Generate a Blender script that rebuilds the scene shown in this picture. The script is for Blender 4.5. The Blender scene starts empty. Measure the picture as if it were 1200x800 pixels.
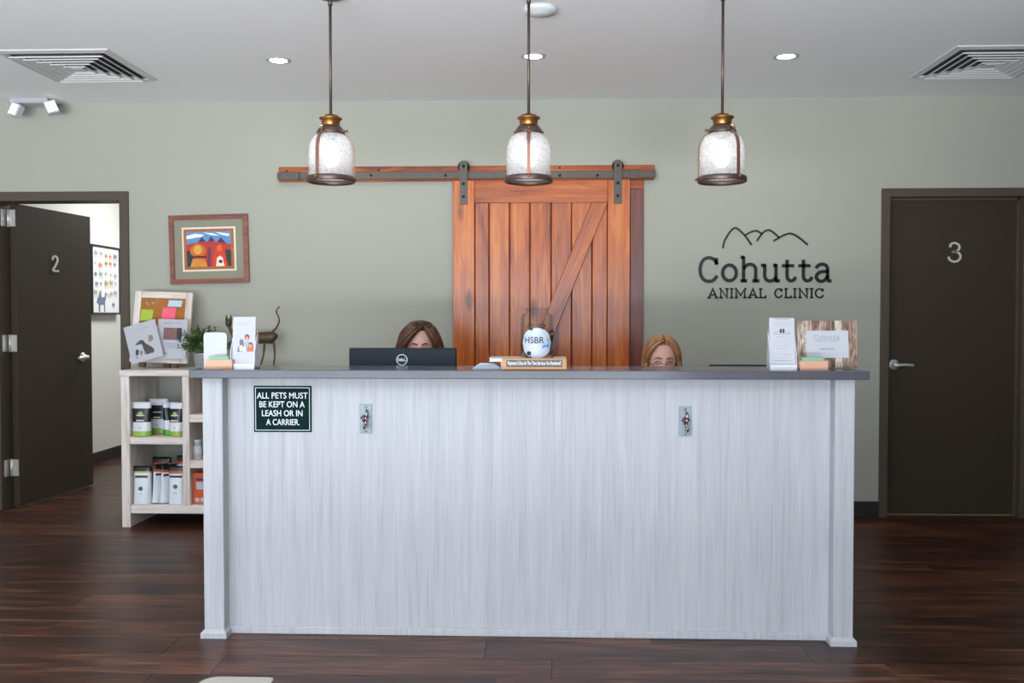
import bpy, bmesh, math, random
from mathutils import Vector, Matrix
random.seed(7)
S = bpy.context.scene
COL = S.collection
PI = math.pi

# ------------------------------------------------------------------ camera
F, PIT, YAW = 1058.08, -.0259, .0358            # focal length in px of a 1200 px wide frame
CAM = Vector((0, -5.809, 1.2676))
cd = bpy.data.cameras.new('camera'); cam = bpy.data.objects.new('camera', cd); COL.objects.link(cam)
cam.location = CAM; cam.rotation_euler = (PI/2 + PIT, 0, YAW)
cd.sensor_width = 36; cd.lens = F*36/1200; cd.clip_start = .05
S.camera = cam
S.view_settings.view_transform = 'Standard'; S.view_settings.look = 'None'
S.view_settings.gamma = 1; S.view_settings.exposure = 0.41
S.view_settings.use_curve_mapping = False

CEIL = 2.662
# ------------------------------------------------------------------ world and daylight
w = bpy.data.worlds.new('world'); S.world = w; w.use_nodes = True
bg = w.node_tree.nodes['Background']; bg.inputs[0].default_value = (.62, .78, 1, 1); bg.inputs[1].default_value = 1.2

def area(name, loc, rot, sx, sy, power, col):
    l = bpy.data.lights.new(name, 'AREA'); l.shape = 'RECTANGLE'; l.size = sx; l.size_y = sy
    l.energy = power; l.color = col
    o = bpy.data.objects.new(name, l); o.location = loc; o.rotation_euler = rot; COL.objects.link(o); return o
# daylight in the shop windows behind the photographer
area('window_daylight', (-1.2, -8.17, 1.15), (PI/2, 0, 0), 5.2, 2.1, 125, (.76, .88, 1))
# added fill light outside the windows, standing in for pavement bounce, brightens the ceiling
area('added_ceiling_fill', (-1.2, -9.9, .02), (PI, 0, 0), 6.4, 3.2, 2500, (.91, .955, 1))
# the exam room has its own ceiling lamp
area('exam_room_lamp_light', (-2.9, 1.9, 2.6), (0, 0, 0), .6, .6, 31, (.96, .98, 1))

# ------------------------------------------------------------------ pixel -> point
def ray(u, v):
    x, y, z = (u-600)/F, 1., -(v-400)/F
    c, s = math.cos(PIT), math.sin(PIT); y, z = y*c - z*s, y*s + z*c
    c, s = math.cos(YAW), math.sin(YAW); x, y = x*c - y*s, x*s + y*c
    return Vector((x, y, z))
def px(u, v, y):
    r = ray(u, v); return CAM + r*((y - CAM.y)/r.y)

# ------------------------------------------------------------------ materials
def lin(c):
    if isinstance(c, str):
        c = [int(c[i:i+2], 16)/255 for i in (0, 2, 4)]
        c = [(x/12.92 if x <= .04045 else ((x+.055)/1.055)**2.4) for x in c]
    return (c[0], c[1], c[2], 1)
MATS = {}
def pm(name, col, rough=.5, metal=0, spec=.5, coat=0, emit=0, bump=0, bscale=200, noise=0, nscale=8):
    if name in MATS: return MATS[name]
    m = bpy.data.materials.new(name); m.use_nodes = True
    nt = m.node_tree; b = nt.nodes['Principled BSDF']
    b.inputs['Base Color'].default_value = lin(col); b.inputs['Roughness'].default_value = rough
    b.inputs['Metallic'].default_value = metal; b.inputs['Specular IOR Level'].default_value = spec
    b.inputs['Coat Weight'].default_value = coat
    if emit:
        b.inputs['Emission Color'].default_value = lin(col); b.inputs['Emission Strength'].default_value = emit
    if noise or bump:
        tc = nt.nodes.new('ShaderNodeTexCoord')
    if noise:
        n = nt.nodes.new('ShaderNodeTexNoise'); n.inputs['Scale'].default_value = nscale; n.inputs['Detail'].default_value = 5
        nt.links.new(tc.outputs['Object'], n.inputs['Vector'])
        mx = nt.nodes.new('ShaderNodeMix'); mx.data_type = 'RGBA'
        c = lin(col)
        mx.inputs[6].default_value = (c[0]*(1-noise), c[1]*(1-noise), c[2]*(1-noise), 1)
        mx.inputs[7].default_value = tuple(min(1, x*(1+noise)) for x in c[:3]) + (1,)
        nt.links.new(n.outputs['Fac'], mx.inputs[0]); nt.links.new(mx.outputs[2], b.inputs['Base Color'])
    if bump:
        n2 = nt.nodes.new('ShaderNodeTexNoise'); n2.inputs['Scale'].default_value = bscale; n2.inputs['Detail'].default_value = 3
        nt.links.new(tc.outputs['Object'], n2.inputs['Vector'])
        bp = nt.nodes.new('ShaderNodeBump'); bp.inputs['Strength'].default_value = bump; bp.inputs['Distance'].default_value = .002
        nt.links.new(n2.outputs['Fac'], bp.inputs['Height']); nt.links.new(bp.outputs[0], b.inputs['Normal'])
    MATS[name] = m; return m

def wood(name, stops, axis, rough=.4, stretch=18, scale=2.0, knots=0, coat=0, rnd=.5, spec=.5, bump=.15, fine=.5):
    """grain runs along axis 0/1/2 of the object; every object gets its own offset and tone"""
    if name in MATS: return MATS[name]
    m = bpy.data.materials.new(name); m.use_nodes = True; nt = m.node_tree; L = nt.links.new
    b = nt.nodes['Principled BSDF']; b.inputs['Roughness'].default_value = rough
    b.inputs['Coat Weight'].default_value = coat; b.inputs['Coat Roughness'].default_value = .2
    b.inputs['Specular IOR Level'].default_value = spec
    tc = nt.nodes.new('ShaderNodeTexCoord'); oi = nt.nodes.new('ShaderNodeObjectInfo')
    mp = nt.nodes.new('ShaderNodeMapping'); sc = [stretch]*3; sc[axis] = 1; mp.inputs['Scale'].default_value = sc
    ad = nt.nodes.new('ShaderNodeVectorMath'); ad.operation = 'ADD'
    ml = nt.nodes.new('ShaderNodeVectorMath'); ml.operation = 'SCALE'; ml.inputs[0].default_value = (13.7, 7.3, 21.1)
    L(oi.outputs['Random'], ml.inputs['Scale']); L(tc.outputs['Object'], ad.inputs[0]); L(ml.outputs[0], ad.inputs[1])
    L(ad.outputs[0], mp.inputs['Vector'])
    n = nt.nodes.new('ShaderNodeTexNoise'); n.inputs['Scale'].default_value = scale; n.inputs['Detail'].default_value = 8
    n.inputs['Roughness'].default_value = .62; n.inputs['Distortion'].default_value = .6
    L(mp.outputs[0], n.inputs['Vector'])
    mp2 = nt.nodes.new('ShaderNodeMapping'); s2 = [stretch*7]*3; s2[axis] = 3; mp2.inputs['Scale'].default_value = s2
    L(ad.outputs[0], mp2.inputs['Vector'])
    n2 = nt.nodes.new('ShaderNodeTexNoise'); n2.inputs['Scale'].default_value = scale; n2.inputs['Detail'].default_value = 4
    L(mp2.outputs[0], n2.inputs['Vector'])
    mix = nt.nodes.new('ShaderNodeMath'); mix.operation = 'MULTIPLY_ADD'
    sb = nt.nodes.new('ShaderNodeMath'); sb.operation = 'SUBTRACT'; sb.inputs[1].default_value = .5
    L(n2.outputs['Fac'], sb.inputs[0]); L(sb.outputs[0], mix.inputs[0]); mix.inputs[1].default_value = fine; L(n.outputs['Fac'], mix.inputs[2])
    rs = nt.nodes.new('ShaderNodeMath'); rs.operation = 'MULTIPLY_ADD'
    r0 = nt.nodes.new('ShaderNodeMath'); r0.operation = 'SUBTRACT'; r0.inputs[1].default_value = .5
    L(oi.outputs['Random'], r0.inputs[0]); L(r0.outputs[0], rs.inputs[0]); rs.inputs[1].default_value = rnd*.4; L(mix.outputs[0], rs.inputs[2])
    fac = rs
    if knots:
        vm = nt.nodes.new('ShaderNodeMapping'); vs = [5.2]*3; vs[axis] = 1.9; vm.inputs['Scale'].default_value = vs
        L(ad.outputs[0], vm.inputs['Vector'])
        vo = nt.nodes.new('ShaderNodeTexVoronoi'); vo.inputs['Scale'].default_value = 1.0; L(vm.outputs[0], vo.inputs['Vector'])
        kr = nt.nodes.new('ShaderNodeMapRange'); kr.inputs['From Min'].default_value = .03; kr.inputs['From Max'].default_value = .16
        kr.inputs['To Min'].default_value = -knots; kr.inputs['To Max'].default_value = 0
        L(vo.outputs['Distance'], kr.inputs['Value'])
        k2 = nt.nodes.new('ShaderNodeMath'); L(rs.outputs[0], k2.inputs[0]); L(kr.outputs[0], k2.inputs[1]); fac = k2
    cr = nt.nodes.new('ShaderNodeValToRGB'); e = cr.color_ramp.elements
    lo, hi = .3, .7
    for i, c in enumerate(stops):
        t = lo + (hi-lo)*i/(len(stops)-1)
        if i == 0: e[0].position = t; e[0].color = lin(c)
        elif i == len(stops)-1: e[-1].position = t; e[-1].color = lin(c)
        else: x = cr.color_ramp.elements.new(t); x.color = lin(c)
    L(fac.outputs[0], cr.inputs[0]); L(cr.outputs[0], b.inputs['Base Color'])
    bp = nt.nodes.new('ShaderNodeBump'); bp.inputs['Strength'].default_value = bump; bp.inputs['Distance'].default_value = .002
    L(mix.outputs[0], bp.inputs['Height']); L(bp.outputs[0], b.inputs['Normal'])
    MATS[name] = m; return m

M_WALL = pm('sage_paint', 'a4a599', .75, bump=.08, bscale=260, noise=.02, nscale=1.5)
M_CEIL = pm('ceiling_paint', 'f2f2f2', .85, bump=.06, bscale=180)
M_WHITEWALL = pm('exam_room_paint', 'd9d9d2', .8)
M_SIDE = pm('side_wall_paint', 'd8d8d4', .8)
M_DOOR = pm('bronze_door_paint', '3b3126', .6, spec=.25, bump=.25, bscale=500, noise=.08, nscale=60)
M_FRAME = pm('bronze_frame_paint', '52473d', .55, spec=.3)
M_BASE = pm('rubber_baseboard', '231d1b', .5)
M_STEEL = pm('brushed_steel', 'd0cdc8', .35, .55)
M_RAIL = pm('dark_rail_steel', '55504b', .5, .65, noise=.15, nscale=30)
M_BOLT = pm('black_bolt', '2c2927', .45, .6)
M_FLOOR = wood('vinyl_plank', ['20100b', '371c14', '4c2a1c', '6e4630'], 0, .36, 9, 1.5, rnd=.4, spec=.45, bump=.1, fine=.9)
M_LAM = wood('white_woodgrain_laminate', ['a2a3a7', 'acadb1', 'b1b2b6', 'b8b9bc'], 2, .5, 30, 1.7, rnd=0, bump=.03, fine=.6, spec=.35)
M_SLAB = pm('grey_countertop', '504f57', .14, spec=.3, noise=.05, nscale=60)
M_BARN = wood('stained_pine', ['6a2906', '9c480f', 'b45a17', 'c87228'], 2, .65, 12, 1.6, knots=.45, coat=.85, spec=.2, rnd=.35, fine=.35)
M_BARNX = wood('stained_pine_across', ['6a2906', '9c480f', 'b45a17', 'c87228'], 0, .65, 12, 1.6, knots=.4, coat=.85, spec=.2, rnd=.3, fine=.35)
M_CASE = wood('dark_stained_pine', ['48170f', '6b2716', '7f3220'], 2, .42, 12, 1.8, knots=.25, coat=.4, rnd=.2)
M_PICK = wood('whitewashed_wood', ['c3b3a6', 'd9cdc4', 'e6ded8'], 2, .6, 10, 2.2, rnd=.4, knots=.12)
M_PICKX = wood('whitewashed_wood_across', ['c3b3a6', 'd9cdc4', 'e6ded8'], 0, .6, 10, 2.2, rnd=.4, knots=.12)
M_WHITE = pm('white_plastic', 'b4b5b9', .4)
M_PAPER = pm('white_paper', 'b4b5bc', .7)
M_BLACK = pm('black_plastic', '17181a', .4)
M_BRASS = pm('aged_brass', '9a6a3c', .38, .85, noise=.2, nscale=40)
M_COPPER = pm('oil_rubbed_copper', '8a6352', .4, .6, noise=.25, nscale=50)
M_BRONZE = pm('dark_bronze', '5c4c45', .4, .6, noise=.2, nscale=40)
M_INK = pm('grey_ink', '8f919a', .8)
M_INKD = pm('dark_ink', '33343a', .7)

# ------------------------------------------------------------------ mesh helpers
class MB:
    def __init__(s): s.bm = bmesh.new(); s.mi = 0
    def _f(s, vs, smooth=False):
        try:
            f = s.bm.faces.new(vs); f.material_index = s.mi; f.smooth = smooth; return f
        except ValueError: return None
    def box(s, x0, x1, y0, y1, z0, z1, bev=0, M=None):
        t = bmesh.new()
        vs = [t.verts.new((x, y, z)) for z in (z0, z1) for y in (y0, y1) for x in (x0, x1)]
        for q in ((0,2,3,1), (4,5,7,6), (0,1,5,4), (2,6,7,3), (0,4,6,2), (1,3,7,5)): t.faces.new([vs[i] for i in q])
        if bev: bmesh.ops.bevel(t, geom=t.edges[:], offset=bev, segments=1, affect='EDGES')
        s.add(t, M); return s
    def add(s, t, M=None):
        mp = {}
        for v in t.verts: mp[v] = s.bm.verts.new(M @ v.co if M else v.co)
        for f in t.faces: s._f([mp[v] for v in f.verts], f.smooth)
        t.free()
    def tube(s, pts, r, n=8, cap=True, smooth=True, flat=1.0):
        pts = [Vector(p) for p in pts]; rs = r if isinstance(r, (list, tuple)) else [r]*len(pts)
        rings = []; up = None
        for i, p in enumerate(pts):
            d = (pts[min(i+1, len(pts)-1)] - pts[max(i-1, 0)]).normalized()
            if up is None: up = d.orthogonal().normalized()
            a = (up - d*up.dot(d)); a = a.normalized() if a.length > 1e-6 else d.orthogonal().normalized(); up = a
            b = d.cross(a)
            rings.append([s.bm.verts.new(p + (a*math.cos(2*PI*k/n) + b*math.sin(2*PI*k/n)*flat)*rs[i]) for k in range(n)])
        for i in range(len(rings)-1):
            for k in range(n): s._f([rings[i][k], rings[i][(k+1) % n], rings[i+1][(k+1) % n], rings[i+1][k]], smooth)
        if cap: s._f(rings[0][::-1]); s._f(rings[-1])
        return s
    def lathe(s, prof, n=32, M=None, smooth=True, c=(0, 0, 0), closed=False):
        rings = []; c = Vector(c)
        for r, z in prof:
            if r < 1e-6: rings.append([s.bm.verts.new((M @ Vector((0, 0, z)) if M else Vector((0, 0, z))) + c)])
            else:
                rg = []
                for k in range(n):
                    v = Vector((r*math.cos(2*PI*k/n), r*math.sin(2*PI*k/n), z)); rg.append(s.bm.verts.new((M @ v if M else v) + c))
                rings.append(rg)
        if closed: rings.append(rings[0])
        for a, b in zip(rings, rings[1:]):
            for k in range(n):
                k2 = (k+1) % n
                if len(a) == 1 and len(b) == 1: continue
                if len(a) == 1: s._f([a[0], b[k2], b[k]], smooth)
                elif len(b) == 1: s._f([a[k], a[k2], b[0]], smooth)
                else: s._f([a[k], a[k2], b[k2], b[k]], smooth)
        return s
    def prism(s, poly, y0, y1):
        """polygon in (x,z), extruded along y"""
        a = [s.bm.verts.new((x, y0, z)) for x, z in poly]; b = [s.bm.verts.new((x, y1, z)) for x, z in poly]
        s._f(a); s._f(b[::-1]); n = len(poly)
        for i in range(n): s._f([a[i], b[i], b[(i+1) % n], a[(i+1) % n]])
        return s
    def quad(s, *ps):
        s._f([s.bm.verts.new(p) for p in ps]); return s
    def ribbon(s, pts, w, y0, y1, close=False):
        """stroke of width w along points (x,z), from depth y0 (front) to y1"""
        P = [Vector((p[0], p[1])) for p in pts]; n = len(P); Lf = []; Rt = []
        for i in range(n):
            if close: d1 = (P[i]-P[i-1]); d2 = (P[(i+1) % n]-P[i])
            else: d1 = P[max(i, 1)]-P[max(i, 1)-1]; d2 = P[min(i+1, n-1)]-P[min(i+1, n-1)-1]
            d1 = d1.normalized(); d2 = d2.normalized(); d = (d1+d2)
            d = d.normalized() if d.length > .1 else d1
            k = w/2/max(.5, d.dot(d1)); nn = Vector((-d.y, d.x))
            q = P[i]
            if not close and i == 0: q = q - d*w*.22
            if not close and i == n-1: q = q + d*w*.22
            Lf.append(q+nn*k); Rt.append(q-nn*k)
        V = [[s.bm.verts.new((a.x, y, a.y)) for a in X] for y in (y0, y1) for X in (Lf, Rt)]
        for i in range(n if close else n-1):
            j = (i+1) % n
            s._f([V[0][i], V[1][i], V[1][j], V[0][j]]); s._f([V[0][i], V[0][j], V[2][j], V[2][i]]); s._f([V[1][j], V[1][i], V[3][i], V[3][j]])
        return s
    def build(s, name, mat, parent=None, off=None, sub=0, recalc=True):
        if recalc: bmesh.ops.recalc_face_normals(s.bm, faces=s.bm.faces[:])
        me = bpy.data.meshes.new(name); s.bm.to_mesh(me); s.bm.free()
        if off is not None: me.transform(Matrix.Translation(-Vector(off)))
        for m in (mat if isinstance(mat, (list, tuple)) else [mat]): me.materials.append(m)
        o = bpy.data.objects.new(name, me); COL.objects.link(o)
        if parent: o.parent = parent
        if sub:
            md = o.modifiers.new('sub', 'SUBSURF'); md.levels = sub; md.render_levels = sub
        return o
def tag(o, label, cat, group=None):
    o['label'] = label; o['category'] = cat
    if group: o['group'] = group
    return o
def struct(o, label=None):
    o['kind'] = 'structure'
    if label: o['label'] = label
    return o
def thing(name, label, cat, loc=(0, 0, 0), rotz=0, group=None):
    o = bpy.data.objects.new(name, None); COL.objects.link(o); o.empty_display_size = .05
    o.location = loc; o.rotation_euler = (0, 0, rotz); return tag(o, label, cat, group)
def B(name, mat, parent, x0, x1, y0, y1, z0, z1, bev=0, off=None):
    return MB().box(x0, x1, y0, y1, z0, z1, bev).build(name, mat, parent, off)
def copy_tree(o, parent=None):
    c = o.copy(); COL.objects.link(c)
    if parent: c.parent = parent
    for ch in list(o.children): copy_tree(ch, c)
    return c
def smooth_path(pts, k=5):
    out = []; n = len(pts)
    for i in range(n-1):
        p0, p1, p2, p3 = [Vector(pts[min(max(j, 0), n-1)]) for j in (i-1, i, i+1, i+2)]
        for t in range(k):
            t /= k
            out.append(.5*((2*p1) + (p2-p0)*t + (2*p0-5*p1+4*p2-p3)*t*t + (3*p1-p0-3*p2+p3)*t**3))
    out.append(Vector(pts[-1])); return out
def text(name, body, mat, parent, c, w=None, h=None, y=0., ext=.001, rotz=0, off=None, bold=0, tilt=0, space=1.0):
    """lettering facing -y, centred on c=(x,z), fitted to width w / height h"""
    cu = bpy.data.curves.new(name, 'FONT'); cu.body = body; cu.align_x = 'CENTER'; cu.extrude = ext/2; cu.offset = bold; cu.space_character = space
    cu.resolution_u = 3
    t = bpy.data.objects.new(name, cu); COL.objects.link(t)
    bpy.context.view_layer.update()
    me = bpy.data.meshes.new_from_object(t); bpy.data.objects.remove(t); bpy.data.curves.remove(cu)
    xs = [v.co.x for v in me.vertices]; ys = [v.co.y for v in me.vertices]
    W, H = max(xs)-min(xs), max(ys)-min(ys)
    sx = (w/W) if w else h/H; sy = (h/H) if h else sx
    cx, cy = (max(xs)+min(xs))/2, (max(ys)+min(ys))/2
    for v in me.vertices:
        a = Vector(((v.co.x-cx)*sx, 0, (v.co.y-cy)*sy))
        if tilt: a = Matrix.Rotation(tilt, 3, 'Y') @ a
        v.co = Vector((c[0], y, c[1])) + a + Vector((0, -v.co.z - ext/2, 0))
    me.update(); me.name = name
    if off is not None: me.transform(Matrix.Translation(-Vector(off)))
    me.materials.append(mat)
    o = bpy.data.objects.new(name, me); COL.objects.link(o)
    if parent: o.parent = parent
    return o

# ================================================================== THE ROOM
XL, XR, YF = -5.2, 4.4, -8.0
D3a, D3b = 2.178, 3.012       # clear opening of the right-hand door
D2a, D2b = -3.575, -2.761     # clear opening of the left-hand door
DH = 2.035
# floor: slab with separate vinyl planks on top
fl = struct(B('floor', pm('subfloor', '1d1412', .6), None, XL, XR+.2, YF, 3.6, -.08, -.006))
PLW, PLL = .178, 1.22
pl_me = None
rows = 0; far = MB()
y = -5.1
pid = 0
rng = random.Random(3)
def plank_mesh():
    m = MB().box(0, PLL-.0012, 0, PLW-.0012, -.006, 0, .0012)
    o = m.build('plank', M_FLOOR, fl); return o
first = None
yy = YF
while yy < 3.5:
    x = XL - rng.random()*PLL
    while x < XR+.1:
        inview = (-3.25 < yy+PLW and yy < .0 and -4.0 < x+PLL and x < 3.6) or (0 <= yy < 2.6 and x+PLL > -4.0 and x < -2.3)
        if inview:
            if first is None: first = plank_mesh(); o = first
            else: o = first.copy(); COL.objects.link(o)
            o.location = (x, yy, 0)
        else: far.box(x, x+PLL-.0012, yy, yy+PLW-.0012, -.006, 0)
        x += PLL
    yy += PLW
o = far.build('plank_field', M_FLOOR, fl); o['kind'] = 'stuff'

# ceiling and walls
struct(B('ceiling', M_CEIL, None, XL, XR, YF, 0, CEIL, CEIL+.1))
m = MB()
for a, b, z0 in ((XL, D2a, 0), (D2a, D2b, DH), (D2b, D3a, 0), (D3a, D3b, DH), (D3b, XR, 0)): m.box(a, b, 0, .13, z0, CEIL)
bmesh.ops.remove_doubles(m.bm, verts=m.bm.verts[:], dist=1e-5)
struct(m.build('wall_back', M_WALL), 'sage green painted wall behind the reception desk')
struct(B('wall_left', M_SIDE, None, XL-.1, XL, YF, 0, 0, CEIL))
struct(B('wall_right', pm('right_wall_paint', '7c7a6e', .8), None, XR, XR+.1, YF, 0, 0, CEIL))
# front wall with shop window
m = MB(); wx0, wx1, wz0, wz1 = -3.8, 1.4, .1, 2.2
for a, b, z0, z1 in ((XL, wx0, 0, CEIL), (wx1, XR, 0, CEIL), (wx0, wx1, 0, wz0), (wx0, wx1, wz1, CEIL)): m.box(a, b, YF-.15, YF, z0, z1)
struct(m.build('wall_front', M_SIDE))
m = MB()
for x in (wx0, -2.5, -1.2, .1, wx1-.05): m.box(x, x+.05, YF-.1, YF-.04, wz0, wz1)
m.box(wx0, wx1, YF-.1, YF-.04, wz0, wz0+.05); m.box(wx0, wx1, YF-.1, YF-.04, wz1-.05, wz1)
struct(m.build('window_1', M_FRAME))
struct(B('wall_light_blocker', MATS['right_wall_paint'], None, 1.75, XR, -4.8, -4.68, 0, CEIL)); struct(B('wall_light_blocker_side', MATS['right_wall_paint'], None, 1.75, 1.87, YF, -4.8, 0, CEIL))  # added unseen walls that keep window light off the right side
# exam room behind the open door
struct(B('wall_exam_left', M_WHITEWALL, None, -4.0, -3.9, .13, 3.5, 0, 2.66))
struct(B('wall_exam_back', M_WHITEWALL, None, -4.0, -1.4, 3.5, 3.6, 0, 2.66))
struct(B('wall_exam_right', M_WHITEWALL, None, -1.5, -1.4, .13, 3.5, 0, 2.66))
struct(B('ceiling_exam', M_CEIL, None, -4.0, -1.4, .13, 3.6, 2.66, 2.72))
struct(B('baseboard_exam', M_BASE, None, -3.9, -3.888, .13, 3.5, 0, .1))
struct(B('wall_exam_three', M_SIDE, None, 1.9, 3.4, 1.2, 1.3, 0, 2.66)); struct(B('wall_exam_three_left', M_SIDE, None, 1.85, 1.95, .13, 1.2, 0, 2.66)); struct(B('wall_exam_three_right', M_SIDE, None, 3.3, 3.4, .13, 1.2, 0, 2.66)); struct(B('ceiling_exam_three', M_CEIL, None, 1.85, 3.4, .13, 1.3, 2.66, 2.72))
t = thing('ceiling_lamp', 'square flat ceiling lamp inside the exam room', 'lamp', (-2.9, 1.9, 2.66))
B('lamp_body', M_WHITE, t, -.34, .34, -.34, .34, -.04, 0, .004)
# baseboard on the back wall
m = MB()
for a, b in ((XL, D2a-.06), (D2b+.057, D3a-.045), (D3b+.045, XR)): m.box(a, b, -.012, 0, 0, .1, .003)
struct(m.build('baseboard_back', M_BASE))

# ------------------------------------------------------------------ doors
def door_frame(name, a, b, w):
    e = bpy.data.objects.new(name, None); COL.objects.link(e); e.location = ((a+b)/2, 0, 0); struct(e, 'dark bronze metal door frame')
    off = e.location
    B('jamb', M_FRAME, e, a-w, a+.004, -.014, .145, 0, DH+w, .003, off)
    B('jamb', M_FRAME, e, b-.004, b+w, -.014, .145, 0, DH+w, .003, off)
    B('frame_head', M_FRAME, e, a, b, -.014, .145, DH-.004, DH+w, .003, off)
    return e
f3 = door_frame('trim_1', D3a, D3b, .05)
f2 = door_frame('trim_2', D2a, D2b, .056)
for a, b in ((D3a, D3a+.016), (D3b-.016, D3b)): B('door_stop', M_FRAME, f3, a, b, .045, .06, 0, DH, 0, f3.location)
B('door_stop', M_FRAME, f3, D3a, D3b, .045, .06, DH-.02, DH-.004, 0, f3.location)

def lever(parent, loc, sgn, yaw=0):
    """lever handle: rose on the door face at loc, lever pointing along sgn*x, face normal -y"""
    m = MB(); R = Matrix.Rotation(PI/2, 4, 'X')
    m.lathe([(0, .0), (.034, 0), (.034, .008), (.026, .014), (.014, .016), (.013, .05), (0, .05)], 24, R.to_3x3())
    o = m.build('handle', M_STEEL, parent); o.location = loc
    m = MB(); m.tube(smooth_path([(0, -.045, 0), (sgn*.02, -.05, 0), (sgn*.06, -.05, .001), (sgn*.108, -.046, -.003)], 4), [.011, .012, .0125] + [.0115]*10, 10, flat=.75)
    l = m.build('lever', M_STEEL, o); return o
def smooth_digit(name, pts, w, parent, y, off):
    q = [(p.x, p.z) for p in pts]
    return q

# right-hand closed door with its 3
d3 = bpy.data.objects.new('door_2', None); COL.objects.link(d3); d3.location = ((D3a+D3b)/2, .06, 0); struct(d3, 'closed dark bronze door with the number 3')
B('door_leaf', M_DOOR, d3, D3a+.005, D3b-.005, .06, .105, .012, DH-.007, .002, d3.location)
B('light_gap_strip', pm('light_gap_tan', '7a6653', .6), d3, D3a+.006, D3b-.02, .058, .07, .001, .010, 0, d3.location)  # tan strip painted in place of the light showing under the door
lever(d3, Vector((px(1047, 427, .06).x, .06, px(1047, 427, .06).z)) - d3.location, 1)
def digit(parent, crop_pts, f, y, w, closed=False):
    pts = [f(*p) for p in crop_pts]
    pts = smooth_path([Vector((a, b, 0)) for a, b in pts], 5)
    m = MB(); m.ribbon([(p.x, p.y) for p in pts], w, y-.008, y); return m
def f3m(cx, cy):
    p = px(1000+cx*200/727, 200+cy*220/800, .06); return (p.x-d3.location.x, p.z)
m = digit(d3, [(410, 325), (416, 312), (430, 308), (446, 315), (450, 330), (441, 342), (424, 345), (441, 347), (453, 358), (453, 373), (442, 385), (425, 387), (410, 380), (404, 368)], f3m, 0, .0125)
m.build('number_three', pm('satin_number', 'cfccc6', .45, .15), d3)
for z in (.25, 1.05, 1.85):
    o = MB().tube([(0, 0, -.05), (0, 0, .05)], .008, 8).build('hinge', M_STEEL, d3); o.location = (D3b-.012-d3.location.x, .115-.06, z)

# left-hand door, standing open into the exam room
HX, HY, ANG = D2a+.032, .075, math.radians(83.2)     # hinge pin, opening angle
d2 = bpy.data.objects.new('door_1', None); COL.objects.link(d2); d2.location = (HX, HY, 0); d2.rotation_euler = (0, 0, ANG)
struct(d2, 'open dark bronze door with the number 2')
LW = .80
B('door_leaf', M_DOOR, d2, .0, LW, -.045, 0, .012, DH-.01, .002)
lever(d2, (LW-.115, -.045, .98), -1)
R = lambda cx, cy: (cx, cy)
cx0, cz0 = .385, 1.652
pts = [(-.030, .030), (-.024, .050), (-.004, .060), (.018, .052), (.026, .034), (.020, .012), (.0, -.018), (-.022, -.045), (-.032, -.060)]
sp = smooth_path([Vector((a, b, 0)) for a, b in pts], 4)
m = MB(); m.ribbon([(cx0+p.x*.95, cz0+p.y*.86) for p in sp], .0135, -.055, -.047); m.ribbon([(cx0-.034, cz0-.052), (cx0+.032, cz0-.052)], .0135, -.055, -.047)
m.build('number_two', MATS['satin_number'], d2)
for z in (1.93, 1.1, .27):
    h = MB().tube([(-.006, .008, z-.058), (-.006, .008, z+.058)], .009, 10)
    h.box(-.003, .0005, -.040, .004, z-.055, z+.055)
    h.build('hinge', M_STEEL, d2)
    hl = B('hinge_leaf', M_STEEL, f2, D2a+.0035, D2a+.0065, .02, .075, z-.055, z+.055, 0, f2.location)

# ------------------------------------------------------------------ barn door
t = thing('sliding_door_track', 'pine header board with dark steel rail above the sliding barn door', 'door track', (-.5, -.015, 2.15))
off = t.location
l, r = px(327, 204, -.02), px(766.5, 200, -.02)
zb, zt = px(600, 211, -.02).z, px(600, 194.5, -.02).z
B('header_board', M_BARNX, t, l.x, r.x, -.032, -.001, zb-.004, zt, .003, off)
rz0, rz1 = px(450, 210, -.05).z, px(450, 201.5, -.05).z
B('rail', M_RAIL, t, px(327, 205, -.05).x-.012, px(768, 205, -.05).x, -.056, -.048, rz0, rz1, .0015, off)
for u in (350, 435, 522, 595, 656, 700):
    p = px(u, 205.5, -.05)
    m = MB().lathe([(.012, 0), (.012, .016)], 10, Matrix.Rotation(PI/2, 3, 'X'), c=(p.x, -.032, p.z)); m.build('spacer', M_BOLT, t, off)
    m = MB().lathe([(0, .007), (.008, .006), (.009, 0)], 6, Matrix.Rotation(PI/2, 3, 'X'), c=(p.x, -.056, p.z)); m.build('bolt', M_BOLT, t, off)
for u, v in ((444, 199), (656, 196.5), (336, 200.5)):
    p = px(u, v, -.032); MB().lathe([(0, .004), (.006, .003), (.007, 0)], 8, Matrix.Rotation(PI/2, 3, 'X'), c=(p.x, -.032, p.z)).build('screw', M_BOLT, t, off)
for u0, u1 in ((328, 351), (738, 748)):
    B('rail_stop', M_RAIL, t, px(u0, 205, -.06).x, px(u1, 205, -.06).x, -.064, -.056, rz0-.004, rz1+.004, .002, off)
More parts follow.
